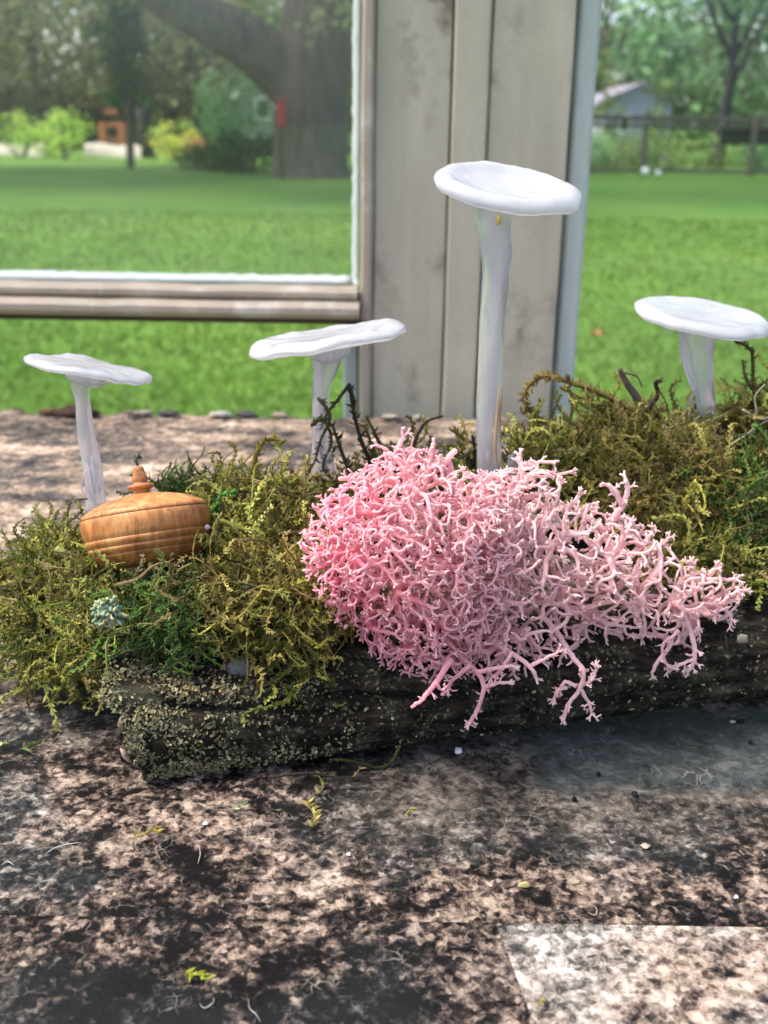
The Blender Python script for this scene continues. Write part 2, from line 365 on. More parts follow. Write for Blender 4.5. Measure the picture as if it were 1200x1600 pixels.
M_houseg = simple('grey_wall', (0.24, 0.25, 0.24), 0.7, 0.3, 3, 0.15)
M_roofr = simple('faded_red_roof', (0.24, 0.23, 0.29), 0.8, 0.2, 3, 0.2)
M_roofw = simple('white_roof', (0.72, 0.73, 0.72), 0.6, 0.3, 3, 0.1)
M_pane = simple('dark_window_pane', (0.03, 0.035, 0.04), 0.1, 0.5, 1, 0.1)
M_orange = simple('orange_stained_wood', (0.38, 0.14, 0.06), 0.7, 0.3, 8, 0.25)
M_red = simple('red_paint', (0.42, 0.04, 0.035), 0.5, 0.4, 8, 0.2)
M_white = simple('white_paint', (0.8, 0.8, 0.8), 0.5, 0.4, 8, 0.08)

# ================================================================== LARGE STRUCTURE
GZ = -0.85
mb = MB()
g = np.linspace(-1, 1, 61); gx = np.sign(g) * np.abs(g) ** 2.5 * 320
X, Yg = np.meshgrid(gx, gx); Z = np.full_like(X, GZ)
Z += 0.05 * np.sin(X * 0.21 + 1) * np.cos(Yg * 0.17) * (np.hypot(X, Yg) > 9)
v = np.stack([X, Yg + 15, Z], -1).reshape(-1, 3); i = np.arange(60)
q = (i[:, None] * 61 + i[None]).reshape(-1, 1) + np.array([0, 1, 62, 61])
mb.add(v, q); lawn = mb.build('lawn', M_lawn); tag(lawn, kind='structure')

# path / garden edging beyond the lawn
mb = MB()
def path_strip(p0, p1, Y0, Y1, h):
    a = P(p0, 245, Y0); b = P(p1, 245, Y0); k = 14
    xs = np.linspace(a[0], b[0], k); V = []
    for j, yy in enumerate((Y0, Y0, Y1, Y1)):
        for x in xs: V.append([x + (yy - Y0) * x / Y0, yy + 0.15 * math.sin(x * 2.3), GZ + (-0.05 if j in (0, 3) else h) + (0.03 * math.sin(x * 5 + j) if j in (1, 2) else 0)])
    qq = [[j * k + c, j * k + c + 1, (j + 1) * k + c + 1, (j + 1) * k + c] for j in range(3) for c in range(k - 1)]
    mb.add(V, qq)
path_strip(-260, 72, 29.5, 31.5, 0.28); path_strip(132, 222, 29.8, 31.5, 0.30)
tag(mb.build('path', M_path), kind='structure')

# ------------------------------------------------------------------ table
TB = PZ(775, 1442, 0); TB2 = PZ(835, 1600, 0)
y1 = TB[1]; y2 = PZ(1000, 1207, 0)[1]; y3 = PZ(1000, 1103, 0)[1]; YE = 0.506; YF = -0.12; XL, XR = -0.46, 0.52
xs_ = PZ(858, 1160, 0)[0]; xm_ = PZ(455, 1240, 0)[0]
xf = TB[0] + (TB2[0] - TB[0]) * (YF - y1) / (TB2[1] - y1)
table = thing('table', 'worn laminate tabletop with a mottled pink and slate stone print and a browner zone under the log', 'table', (0.0, 0.2, 0))
GAP = 0.00004
def tile(corners, mat, nx=2, ny=2, rough_far=False, label=None):
    """corners: near-left, near-right, far-right, far-left (x,y)"""
    c = np.array(corners, float); cen = c.mean(0); mb = MB(); V = []
    for j in range(ny + 1):
        for i in range(nx + 1):
            a, b = i / nx, j / ny
            p = (c[0] * (1 - a) + c[1] * a) * (1 - b) + (c[3] * (1 - a) + c[2] * a) * b
            p = p + np.sign(cen - p) * GAP * ((i in (0, nx)) or (j in (0, ny)))
            z = 0.0
            if rough_far:
                e = max(0.0, (b - 0.93) / 0.07)
                f1 = fbm((p[0] * 70, p[1] * 40, 1.0)); f2 = fbm((p[0] * 260, p[1] * 120, 4.0))
                z = 0.00025 * f2 * min(1, b * 4) + e * e * (0.0022 * max(0, f1) + 0.0014 * f2); 
                if j == ny: p = p + np.array([0, 0.004 * f1 + 0.002 * f2]); z -= 0.0008
            V.append([p[0], p[1], z])
    n = (nx + 1)
    q = [[j * n + i, j * n + i + 1, (j + 1) * n + i + 1, (j + 1) * n + i] for j in range(ny) for i in range(nx)]
    rim = [i for i in range(nx + 1)] + [j * n + nx for j in range(1, ny + 1)] + [ny * n + i for i in range(nx - 1, -1, -1)] + [j * n for j in range(ny - 1, 0, -1)]
    e0 = len(V); V += [list(V[r]) for r in rim]; b0 = len(V); V += [[V[r][0], V[r][1], V[r][2] - (0.003 if rough_far else 0.0011)] for r in rim]; m = len(rim)
    q += [[e0 + k, b0 + k, b0 + (k + 1) % m, e0 + (k + 1) % m] for k in range(m)]
    mb.add(V, q); o = mb.build('tile', mat, table, smooth=rough_far)
    if label: o['label'] = label
    return o
tile([(XL, YF), (xf, YF), (TB[0], y1), (XL, y1)], M_tile_dark, label='dark mottled print with a straight right edge, nearest left')
tile([(xf, YF), (XR, YF), (XR, y1), (TB[0], y1)], M_tile_light, label='pale sandy stone print, nearest right')
tile([(XL, y1), (XR, y1), (XR, YE), (XL, YE)], M_tile_mid, 300, 90, True, label='large sheet with mottled and slate prints and a browner zone, reaching the chipped far edge')
mb = MB(); box(mb, (XL + 0.002, YF + 0.002, -0.028), (XR - 0.002, YE - 0.006, -0.0013), 0.001)
mb.build('core_board', M_board, table)
for x in (XL + 0.05, XR - 0.05):
    for y in (YF + 0.05, YE - 0.06):
        mb = MB(); box(mb, (x - 0.022, y - 0.022, GZ), (x + 0.022, y + 0.022, -0.029), 0.003); mb.build('leg', M_board, table)

# ------------------------------------------------------------------ window frame
WY = 0.522
win = thing('window_frame', 'old taupe painted window frame with peeling paint behind the table', 'window', (0.05, WY, GZ))
ZT = 0.62
def wx(px, py, Y=WY): return P(px, py, Y)[0]
def vboard(name, pxa, pxb, y0, y1_, mat, z0=GZ, z1=ZT, bev=0.0015, py=330, label=None):
    """irregular upright board with a slightly wavy face"""
    a, b = wx(pxa, py, y0), wx(pxb, py, y0); mb = MB(); nz = 90; V = []
    zs = np.linspace(z0, z1, nz + 1)
    for z in zs:
        w = 0.0004 * fbm((a * 50, z * 18, 2)) ; w2 = 0.0004 * fbm((b * 50, z * 18, 5)); d = 0.0003 * fbm((a * 90, z * 60, 9))
        V += [[a + w, y0 + bev + d, z], [a + bev + w, y0 + d, z], [b - bev + w2, y0 + d, z], [b + w2, y0 + bev + d, z], [b, y1_, z], [a, y1_, z]]
    q = [[i * 6 + k, i * 6 + (k + 1) % 6, (i + 1) * 6 + (k + 1) % 6, (i + 1) * 6 + k] for i in range(nz) for k in range(6)]
    e = nz * 6; q += [[0, 5, 4, 1], [1, 4, 3, 2], [e, e + 1, e + 4, e + 5], [e + 1, e + 2, e + 3, e + 4]]
    mb.add(V, q); o = mb.build(name, mat, win, smooth=False)
    if label: o['label'] = label
    return o
vboard('board', 563, 583, WY - 0.004, WY + 0.03, M_sash, label='narrow bare edge strip beside the putty')
vboard('board', 583.6, 698.6, WY - 0.0008, WY + 0.03, M_paint, bev=0.0008)
vboard('bead', 701, 755.4, WY - 0.0016, WY + 0.03, M_paint2, bev=0.001)
vboard('board', 758, 880.5, WY - 0.0006, WY + 0.03, M_paint, bev=0.0008, label='wide right hand board with small stains')
vboard('groove_strip', 690, 884, WY + 0.006, WY + 0.03, M_groove)
vboard('trim', 883.5, 917, WY + 0.004, WY + 0.045, M_trim, label='white edge trim tinted with a painted green reflection')
# lower jamb edge under the rail
vboard('trim', 536, 562, WY + 0.012, WY + 0.045, M_trim, z1=P(300, 470, WY)[2], label='pale edge below the sash rail')
# sash: rail, stile, putty, panes
zr0, zr1 = P(300, 490, WY)[2], P(300, 444, WY)[2]
xr = wx(562, 465); xl = -0.52
def hbar(name, x0, x1, ya, yb, z0, z1, mat, bev=0.002, n=60, amp=0.0005, label=None):
    mb = MB(); V = []
    for i in range(n + 1):
        x = x0 + (x1 - x0) * i / n; w = amp * fbm((x * 40, z0 * 90, 3)); d = amp * fbm((x * 70, z1 * 50, 7))
        V += [[x, ya + bev + d, z0], [x, yb, z0], [x, yb, z1 + w], [x, ya + bev + d, z1 + w], [x, ya + d, z1 - bev + w], [x, ya + d, z0 + bev]]
    q = [[i * 6 + k, i * 6 + (k + 1) % 6, (i + 1) * 6 + (k + 1) % 6, (i + 1) * 6 + k] for i in range(n) for k in range(6)]
    e = n * 6; q += [[0, 5, 4, 3], [0, 3, 2, 1], [e, e + 3, e + 4, e + 5], [e, e + 1, e + 2, e + 3]]
    mb.add(V, q); o = mb.build(name, mat, win, smooth=False)
    if label: o['label'] = label
    return o
zm = zr0 + (zr1 - zr0) * 0.55
hbar('sash_rail', xl, xr, WY - 0.012, WY + 0.025, zr0, zm, M_sash, 0.0025, label='brown lower step of the sash rail')
hbar('sash_rail', xl, xr - 0.001, WY - 0.007, WY + 0.022, zm + 0.0002, zr1, M_sash, 0.002, label='worn streaked upper step of the sash rail')
hbar('sash_rail', xl, xr + 0.004, WY - 0.004, WY + 0.026, zr0 - 0.0035, zr0 - 0.0002, M_groove, 0.001, label='dark underside of the sash rail')
# white putty: a ragged fillet along the rail and up the stile
def putty(p0, p1, w, along, n=150, seed=0):
    mb = MB(); V = []
    for i in range(n + 1):
        f = i / n; p = np.array(p0) * (1 - f) + np.array(p1) * f
        r = w * (1 + 0.3 * fbm((f * 9, seed, 0)) + 0.2 * fbm((f * 110, seed, 5))); r = max(r, w * 0.35)
        if along == 'x': V += [[p[0], p[1] - 0.004, p[2]], [p[0], p[1] - 0.003, p[2] + r * 0.6], [p[0], p[1] + 0.003, p[2] + r], [p[0], p[1] + 0.004, p[2]]]
        else: V += [[p[0], p[1] - 0.004, p[2]], [p[0] - r * 0.6, p[1] - 0.003, p[2]], [p[0] - r, p[1] + 0.003, p[2]], [p[0], p[1] + 0.004, p[2]]]
    q = [[i * 4 + k, i * 4 + (k + 1) % 4, (i + 1) * 4 + (k + 1) % 4, (i + 1) * 4 + k] for i in range(n) for k in range(4)]
    mb.add(V, q + [[0, 1, 2, 3], [n * 4, n * 4 + 1, n * 4 + 2, n * 4 + 3]]); return mb.build('putty_strip', M_putty, win)
xp = wx(563, 200, WY)
putty((xl, WY + 0.008, zr1 + 0.0003), (xp - 0.0045, WY + 0.008, zr1 + 0.0003), 0.0034, 'x', seed=1)
putty((xp - 0.0003, WY + 0.008, zr1 + 0.0003), (xp - 0.0003, WY + 0.008, ZT), 0.0038, 'z', seed=8)
def pane(x0, x1, z0, z1, y, mat):
    mb = MB(); mb.add([[x0, y, z0], [x1, y, z0], [x1, y, z1], [x0, y, z1]], [[0, 1, 2, 3]]); return mb.build('pane', mat, win, smooth=False)
pane(xl + 0.03, xp + 0.002, zr1 - 0.002, ZT - 0.03, WY + 0.0135, M_glass_l)
xrr = wx(917, 330, WY + 0.02)
pane(xrr - 0.002, 0.62, -0.12, ZT - 0.03, WY + 0.032, M_glass_r)
# far ends of the frame
mb = MB(); box(mb, (xl - 0.05, WY - 0.01, GZ), (xl + 0.0295, WY + 0.04, ZT), 0.002); mb.build('board', M_paint, win)
mb = MB(); box(mb, (0.62, WY - 0.01, GZ), (0.70, WY + 0.05, ZT), 0.002); mb.build('board', M_paint, win)
mb = MB(); box(mb, (xl - 0.05, WY - 0.012, ZT + 0.001), (0.70, WY + 0.05, ZT + 0.08), 0.002); mb.build('head_board', M_paint2, win)
mb = MB(); box(mb, (xrr + 0.001, WY + 0.012, -0.20), (0.6195, WY + 0.05, -0.1205), 0.002); mb.build('bottom_rail', M_paint2, win)

# ================================================================== GARDEN
def leaf_cloud(mb, centers, n, spread, size, cols, flat=0.6):
    """leaf-sized quads scattered round clump centres"""
    centers = np.asarray(centers); k = rng.integers(0, len(centers), n)
    p = centers[k] + rng.normal(0, 1, (n, 3)) * spread * np.array([1, 1, 0.8])
    a = nrm(rng.normal(0, 1, (n, 3))); b = nrm(np.cross(a, rng.normal(0, 1, (n, 3))))
    s = size * rng.uniform(0.6, 1.4, (n, 1)); w = s * flat * 0.5
    V = np.stack([p - a * s * 0.5, p + b * w + a * s * 0.05, p + a * s * 0.5, p - b * w + a * s * 0.05], 1)
    q = np.arange(n * 4).reshape(n, 4)
    cl = np.asarray(cols)[rng.integers(0, len(cols), len(centers))][k] * rng.uniform(0.7, 1.35, (n, 1))
    mb.add(V.reshape(-1, 3), q, None, np.repeat(cl, 4, 0))
def ell_points(c, r, n, shell=0.5):
    d = nrm(rng.normal(0, 1, (n, 3))); rr = rng.uniform(shell, 1.0, (n, 1)) ** 0.6
    return np.asarray(c) + d * rr * np.asarray(r)
GREENS = np.array([(0.060, 0.095, 0.028), (0.085, 0.125, 0.040), (0.045, 0.075, 0.024), (0.11, 0.14, 0.05)])
OLIVE = 1.45 * np.array([(0.085, 0.090, 0.040), (0.11, 0.11, 0.05), (0.065, 0.075, 0.035), (0.13, 0.14, 0.06)])
LIME = np.array([(0.20, 0.30, 0.05), (0.26, 0.36, 0.07), (0.14, 0.22, 0.04)])
TEAL = np.array([(0.07, 0.14, 0.065), (0.10, 0.18, 0.08), (0.05, 0.10, 0.05)])
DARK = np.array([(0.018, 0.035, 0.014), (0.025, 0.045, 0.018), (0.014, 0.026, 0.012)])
def tree(name, label, base, cz, cr, n, size, cols, tr, clumps=60, cat='tree', group='trees beyond the lawn', nlimb=6, trunk_mat=None):
    base = np.asarray(base, float); t = thing(name, label, cat, base, group)
    c = base + np.array([0, 0, cz]); cr = np.asarray(cr, float); cen = ell_points(c, cr, clumps)
    mb = MB(); top = c + np.array([0, 0, cr[2] * 0.5]); pts = smooth_path([base - [0, 0, 0.1], base + (c - base) * 0.5 + [tr * 0.7, 0, 0], top], 9)
    tube(mb, pts, np.linspace(tr, tr * 0.25, 9) * np.concatenate([[1.35, 1.1], np.ones(7)]), 8)
    for k in range(nlimb):
        e = cen[rng.integers(0, len(cen))]; i = rng.integers(3, 8)
        tube(mb, smooth_path([pts[i], (pts[i] + e) / 2 + rng.normal(0, 0.15, 3) * cr, e], 6), np.linspace(tr * 0.4, tr * 0.08, 6), 6)
    mb.build('trunk', trunk_mat or M_trunk, t)
    mb = MB(); leaf_cloud(mb, cen, n, cr.mean() * 0.19, size, cols); mb.build('crown', M_leaf, t)
    return t
def shrub(label, px, py_base, Y, h, r, cols, n=900, size=0.10, name='shrub', group='shrubs at the far side of the lawn'):
    b = P(px, py_base, Y); b[2] = GZ; t = thing(name, label, 'shrub', b, group)
    c = b + np.array([0, 0, h * 0.5]); cen = ell_points(c, (r, r * 0.8, h * 0.5), 26, 0.3)
    mb = MB()
    for k in range(6): tube(mb, smooth_path([b - [0, 0, 0.05], (b + cen[k]) / 2 + rng.normal(0, 0.05, 3), cen[k]], 5), np.linspace(0.03, 0.008, 5), 5)
    tag(mb.build('stems', M_trunk, t), kind='stuff')
    mb = MB(); leaf_cloud(mb, cen, n, r * 0.2, size, cols, 0.5); mb.build('foliage', M_leaf, t); return t

# the big oak with the arching limb
OY = 21.5
ob = P(486, 275, OY); ob[2] = GZ
oak = thing('oak_tree', 'massive old oak with a thick dark limb arching left, behind the left pane', 'tree', ob)
mb = MB(); tr_pts = [P(486, 300, OY), P(486, 230, OY), P(486, 150, OY), P(497, 60, OY), P(520, -80, OY), P(545, -260, OY)]
tube(mb, smooth_path(tr_pts, 16), np.interp(np.linspace(0, 1, 16), [0, 0.1, 0.4, 0.7, 1], [0.92, 0.72, 0.68, 0.70, 0.45]), 14)
mb.build('trunk', M_trunk, oak)
mb = MB(); tube(mb, smooth_path([P(492, 165, OY), P(440, 110, OY), P(385, 65, OY - 0.3), P(320, 30, OY - 0.6), P(255, -5, OY - 0.8), P(150, -90, OY - 1)], 16), np.linspace(0.60, 0.28, 16), 12); mb.build('limb', M_trunk, oak)
mb = MB(); tube(mb, smooth_path([P(515, 30, OY), P(640, -60, OY + 1), P(800, -170, OY + 1), P(1000, -240, OY)], 12), np.linspace(0.45, 0.16, 12), 10); mb.build('limb', M_trunk, oak)
mb = MB()
cen = ell_points(ob + np.array([-3.0, -1.5, 8.4]), (11.5, 7.5, 3.2), 240, 0.35); leaf_cloud(mb, cen, 10500, 0.85, 0.42, GREENS, 0.6)
cen = np.array([P(px, py, OY + dy) for px, py, dy in ((60, -40, 1), (140, -30, 0.5), (20, 0, 2), (520, -30, -1), (545, 10, -1.2), (250, -60, 0), (400, -50, 0.4))])
leaf_cloud(mb, cen, 700, 0.38, 0.2, OLIVE, 0.5)
mb.build('crown', M_leaf, oak)

# trees that close the view
k = 0
for px, Y, r, cz, cols, nm, lb in (
        (-150, 36, 3.4, 3.6, OLIVE, 'broadleaf_tree', 'hazy olive tree at the far left edge of the view'),
        (60, 40, 3.6, 4.2, OLIVE, 'broadleaf_tree', 'pale olive tree above the flat white roof'),
        (165, 46, 4.2, 4.4, GREENS, 'broadleaf_tree', 'tall grey green tree behind the narrow evergreen, left side'),
        (300, 42, 3.4, 3.9, OLIVE, 'broadleaf_tree', 'brownish green tree under the arching oak limb'),
        (400, 47, 4.0, 4.0, TEAL, 'broadleaf_tree', 'blue green tree in the gap between limb and oak trunk'),
        (560, 40, 3.6, 4.0, GREENS, 'broadleaf_tree', 'tree directly behind the window post'),
        (760, 44, 4.0, 4.4, GREENS, 'broadleaf_tree', 'tree hidden mostly by the window post on its right side'),
        (925, 38, 2.6, 4.3, GREENS, 'broadleaf_tree', 'mid green tree touching the right edge of the post'),
        (1015, 46, 3.2, 5.3, GREENS, 'broadleaf_tree', 'mid green tree above the pale blue house'),
        (1120, 33, 2.6, 3.4, TEAL, 'broadleaf_tree', 'blue green tree with a dark straight trunk, right pane'),
        (1215, 38, 3.0, 3.3, GREENS, 'broadleaf_tree', 'leafy tree at the right edge of the view'),
        (1400, 36, 3.6, 4.0, GREENS, 'broadleaf_tree', 'tree beyond the right edge of the view'),
        (1620, 38, 3.8, 4.0, OLIVE, 'broadleaf_tree', 'olive tree farther right, outside the photograph'),
        (1880, 36, 4.0, 4.2, GREENS, 'broadleaf_tree', 'wide green tree farthest right, outside the photograph'),
        (2250, 34, 4.2, 4.2, TEAL, 'broadleaf_tree', 'blue green tree closing the right end of the garden'),
        (-420, 36, 4.0, 4.0, GREENS, 'broadleaf_tree', 'wide green tree farther left, outside the photograph'),
        (-760, 35, 4.0, 4.2, OLIVE, 'broadleaf_tree', 'olive tree closing the left end of the garden')):
    b = P(px, 240, Y); b[2] = GZ
    tree(nm, lb, b, cz, (r * 1.1, r, r), 5600 if px < 700 else 1900 if px == 1015 else 2700, 0.30, cols, 0.2, 130 if px < 700 else 90)
tree('dark_trunk_tree', 'slim dark tree standing straight between sky gaps in the right pane', np.array([*P(1120, 240, 30)[:2], GZ]), 5.2, (1.7, 1.7, 1.5), 1000, 0.2, TEAL, 0.2, 40, trunk_mat=M_dark)
# narrow evergreen
eb = P(203, 250, 24); eb[2] = GZ
ev = thing('evergreen_tree', 'narrow dark green columnar evergreen left of the oak limb', 'tree', eb)
mb = MB(); tube(mb, [eb - [0, 0, 0.1], eb + [0.1, 0, 2.2], eb + [0, 0, 4.4]], [0.09, 0.08, 0.03], 8); mb.build('trunk', M_trunk, ev)
mb = MB(); cen = np.stack([rng.normal(eb[0], 0.17, 120), rng.normal(eb[1], 0.17, 120), rng.uniform(GZ + 1.25, GZ + 4.8, 120)], -1)
leaf_cloud(mb, cen, 5200, 0.1, 0.13, np.array([(0.016, 0.055, 0.012), (0.024, 0.075, 0.018)]), 0.5); mb.build('crown', M_leaf, ev)
# shrubs
shrub('low yellow green shrub at the far left of the left pane', 35, 245, 28.5, 1.05, 0.75, LIME)
shrub('bright lime shrub right of the yellow green one', 100, 247, 28.2, 1.15, 0.62, LIME)
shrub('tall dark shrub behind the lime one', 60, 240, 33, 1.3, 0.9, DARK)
shrub('yellow leaved shrub with light tips left of the teal bush', 275, 243, 29, 0.95, 0.6, np.array([(0.32, 0.34, 0.07), (0.42, 0.38, 0.10), (0.2, 0.28, 0.06)]))
shrub('rusty orange flowering shrub beside the yellow one', 308, 240, 28, 0.62, 0.36, np.array([(0.34, 0.14, 0.07), (0.30, 0.24, 0.08), (0.2, 0.2, 0.06)]), 500)
shrub('rounded blue green bush left of the oak trunk', 372, 245, 26.5, 2.15, 1.05, TEAL, 2600)
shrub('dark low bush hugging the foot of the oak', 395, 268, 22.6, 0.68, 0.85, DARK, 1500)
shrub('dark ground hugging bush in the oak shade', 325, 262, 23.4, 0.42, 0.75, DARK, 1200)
shrub('pale green shrub against the fence beside the post', 925, 252, 25.6, 0.85, 0.5, np.array([(0.16, 0.25, 0.12), (0.2, 0.3, 0.16)]), 700)
shrub('wide low green shrub behind the fence rails', 1075, 245, 27.5, 0.8, 1.6, GREENS * 1.4, 2200)
shrub('green shrub behind the fence near the post', 960, 245, 28.0, 0.7, 0.9, GREENS * 1.2, 1000)
shrub('leafy bush at the right end of the fence', 1195, 245, 26.6, 0.7, 0.7, TEAL, 900)
shrub('slim green sapling in front of the pale blue house', 1028, 245, 29, 2.3, 0.34, GREENS * 1.3, 700)
shrub('leafy sapling hiding the left corner of the pale blue house', 948, 245, 29, 2.2, 0.36, GREENS, 700)
# dark hedge far back on the left closes the view under the crowns
for px, w, lb in ((-20, 2.6, 'dark clipped hedge behind the left shrubs'), (185, 2.4, 'dark hedge behind the orange gate'), (330, 2.2, 'dark hedge behind the yellow shrub'), (470, 2.4, 'dark hedge behind the oak trunk'),
                  (980, 2.6, 'dark hedge behind the pale blue house'), (1150, 2.8, 'dark hedge at the right behind the fence'),
                  (1420, 4.5, 'long dark hedge right of the fence'), (1800, 5.5, 'long dark hedge farthest right'), (-330, 5.0, 'long dark hedge farthest left')):
    b = P(px, 240, 52); b[2] = GZ; t = thing('hedge', lb, 'hedge', b, 'hedges closing the garden')
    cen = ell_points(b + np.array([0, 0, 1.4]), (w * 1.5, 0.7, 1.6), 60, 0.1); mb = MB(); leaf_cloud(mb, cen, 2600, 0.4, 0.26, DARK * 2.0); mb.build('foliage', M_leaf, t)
    mb = MB(); [tube(mb, [b + [dx, 0, -0.1], b + [dx, 0, 1.2]], [0.06, 0.03], 5) for dx in np.linspace(-w, w, 6)]; tag(mb.build('stems', M_trunk, t), kind='stuff')

# fence on the right
FY = 24.6
fb = P(1050, 262, FY); fb[2] = GZ
fen = thing('rail_fence', 'weathered grey rail fence with dark mesh along the far lawn, right pane', 'fence', fb)
zt0, zt1 = P(1050, 190, FY)[2], P(1050, 181, FY)[2]; xa, xb_ = P(800, 200, FY)[0], P(1420, 200, FY)[0]
for z0, z1, nm in ((zt0, zt1, 'top_rail'), (P(1050, 200, FY)[2], P(1050, 194, FY)[2], 'middle_rail'), (GZ + 0.04, GZ + 0.14, 'bottom_rail')):
    mb = MB(); box(mb, (xa, FY - 0.03, z0), (xb_, FY + 0.03, z1), 0.01); mb.build(nm, M_fence, fen)
for px in (830, 1006, 1176, 1340):
    x = P(px, 220, FY)[0]; mb = MB(); box(mb, (x - 0.055, FY - 0.14, GZ - 0.1), (x + 0.055, FY - 0.032, zt1 + 0.05), 0.012); mb.build('post', M_fence, fen)
mb = MB(); x0, x1 = P(1128, 205, FY)[0], P(1300, 205, FY)[0]; box(mb, (x0, FY + 0.035, P(1150, 226, FY)[2]), (x1, FY + 0.05, P(1150, 196, FY)[2]), 0.004); o = mb.build('screen', M_dark, fen); o['label'] = 'dark screen on the right half'
for px, py, r in ((1010, 247, 0.085), (1029, 260, 0.06)):
    c = P(px, py, FY - 0.5); mb = MB(); c[2] = GZ + r
    for_ = smooth_path([c - [0, 0, r], c + [0, 0, r * 1.1]], 9); tube(mb, for_, r * np.sin(np.linspace(0.15, math.pi - 0.15, 9)), 12)
    tag(mb.build('garden_stone', M_white, None, origin=c), 'small white round stone at the foot of the fence post' if r > 0.07 else 'smaller white stone on the grass in front of the fence', 'stone')
# dark fence far left
b = P(90, 200, 44); b[2] = GZ
gf = thing('board_fence', 'dark board fence behind the left shrubs and the orange gate', 'fence', b)
for k, px in enumerate(range(-120, 420, 24)):
    a0 = P(px, 200, 44)[0]; a1 = P(px + 23, 200, 44)[0]; mb = MB(); box(mb, (a0, 44, GZ), (a1, 44.04, GZ + 1.75 + 0.03 * (k % 3)), 0.008); mb.build('board', M_fence, gf)
# pale blue house (right)
def house(name, label, px0, px1, Y, wall_h, ridge_h, depth, wm, rm, wins):
    x0, x1 = P(px0, 180, Y)[0], P(px1, 180, Y)[0]; t = thing(name, label, 'house', ((x0 + x1) / 2, Y, GZ))
    mb = MB(); box(mb, (x0, Y, GZ), (x1, Y + depth, GZ + wall_h), 0.02)
    xm = (x0 + x1) / 2; mb.add([[x0, Y, GZ + wall_h], [x1, Y, GZ + wall_h], [xm, Y, GZ + ridge_h], [x0, Y + depth, GZ + wall_h], [x1, Y + depth, GZ + wall_h], [xm, Y + depth, GZ + ridge_h]], None, [[0, 1, 2], [3, 5, 4]])
    mb.build('wall', wm, t)
    for s, xe in ((-1, x0 - 0.25), (1, x1 + 0.25)):
        dz = (ridge_h - wall_h) * 0.25 / ((x1 - x0) / 2); mb = MB(); e = GZ + wall_h - dz; r = GZ + ridge_h
        V = [[xe, Y - 0.2, e], [xm, Y - 0.2, r], [xm, Y + depth + 0.2, r], [xe, Y + depth + 0.2, e]]; V += [[a, b, c + 0.09] for a, b, c in V]
        mb.add(V, [[0, 1, 2, 3], [7, 6, 5, 4], [0, 4, 5, 1], [1, 5, 6, 2], [2, 6, 7, 3], [3, 7, 4, 0]]); mb.build('roof', rm, t, smooth=False)
    for wx0, wz0, ww, wh in wins:
        mb = MB(); X0 = x0 + (x1 - x0) * wx0; box(mb, (X0, Y - 0.05, GZ + wz0), (X0 + ww, Y - 0.002, GZ + wz0 + wh), 0.01); f = mb.build('window', M_white, t)
        mb = MB(); box(mb, (X0 + 0.07, Y - 0.065, GZ + wz0 + 0.07), (X0 + ww - 0.07, Y - 0.051, GZ + wz0 + wh - 0.07)); mb.build('pane', M_pane, f)
    return t
hz_ = [P(1000, yy_, 31.5)[2] - GZ for yy_ in (160, 134)]
house('house', 'pale blue gabled house showing between the trees in the right pane', 945, 1050, 31.5, hz_[0], hz_[1], 4, M_housew, M_roofr, ((0.2, 0.8, 0.35, 0.5), (0.65, 0.8, 0.35, 0.5)))
house('shed', 'small shed with a pale roof peak between the oak limb and trunk', 378, 445, 33, P(400, 143, 33)[2] - GZ, P(400, 112, 33)[2] - GZ, 3, M_houseg, M_roofw, ((0.3, 1.0, 0.5, 0.6),))
# flat roofed grey house (left)
x0, x1 = P(-160, 150, 40)[0], P(72, 150, 40)[0]; hs = thing('flat_roofed_house', 'grey house with a flat white roof edge at the far left', 'house', ((x0 + x1) / 2, 41, GZ))
mb = MB(); box(mb, (x0, 40.3, GZ), (x1 - 0.3, 44, P(40, 141, 40)[2]), 0.02); mb.build('wall', M_houseg, hs)
mb = MB(); box(mb, (x0 - 0.2, 40, P(40, 139, 40)[2]), (x1, 44.2, P(40, 128, 40)[2]), 0.03); mb.build('roof', M_roofw, hs)
for px in (-60, 25):
    a = P(px, 160, 40.3); mb = MB(); box(mb, (a[0], 40.24, a[2] - 0.4), (a[0] + 0.8, 40.299, a[2] + 0.3), 0.01); f = mb.build('window', M_white, hs)
    mb = MB(); box(mb, (a[0] + 0.08, 40.225, a[2] - 0.32), (a[0] + 0.72, 40.239, a[2] + 0.22)); mb.build('pane', M_pane, f)
# orange gate: two posts and rails
gp = P(176, 240, 32); gp[2] = GZ
gt = thing('garden_gate', 'small orange brown wooden gate between the left shrubs', 'gate', gp)
for px in (160, 190):
    x = P(px, 210, 32)[0]; mb = MB(); box(mb, (x - 0.09, 31.95, GZ), (x + 0.09, 32.1, P(px, 192, 32)[2]), 0.01); mb.build('post', M_orange, gt)
for z in (0.35, 0.75, 1.1):
    mb = MB(); box(mb, (P(160, 210, 32)[0] + 0.095, 32.0, GZ + z), (P(190, 210, 32)[0] - 0.095, 32.05, GZ + z + 0.1), 0.008); mb.build('rail', M_orange, gt)
# red feeder on a pole by the oak
rp = P(440, 250, 20.4); rp[2] = GZ
bf = thing('bird_feeder', 'red bird feeder on a thin pole against the left side of the oak trunk', 'bird feeder', rp)
mb = MB(); tube(mb, [rp - [0, 0, 0.05], [rp[0], rp[1], P(440, 198, 20.4)[2]]], 0.02, 8); mb.build('pole', M_dark, bf)
mb = MB(); a = P(440, 198, 20.4); b = P(440, 158, 20.4); box(mb, (a[0] - 0.06, 20.32, a[2] + 0.001), (a[0] + 0.06, 20.46, b[2]), 0.012); mb.build('body', M_red, bf)
mb = MB(); box(mb, (a[0] - 0.09, 20.28, b[2] + 0.001), (a[0] + 0.09, 20.50, b[2] + 0.03), 0.008); mb.build('lid', M_red, bf)
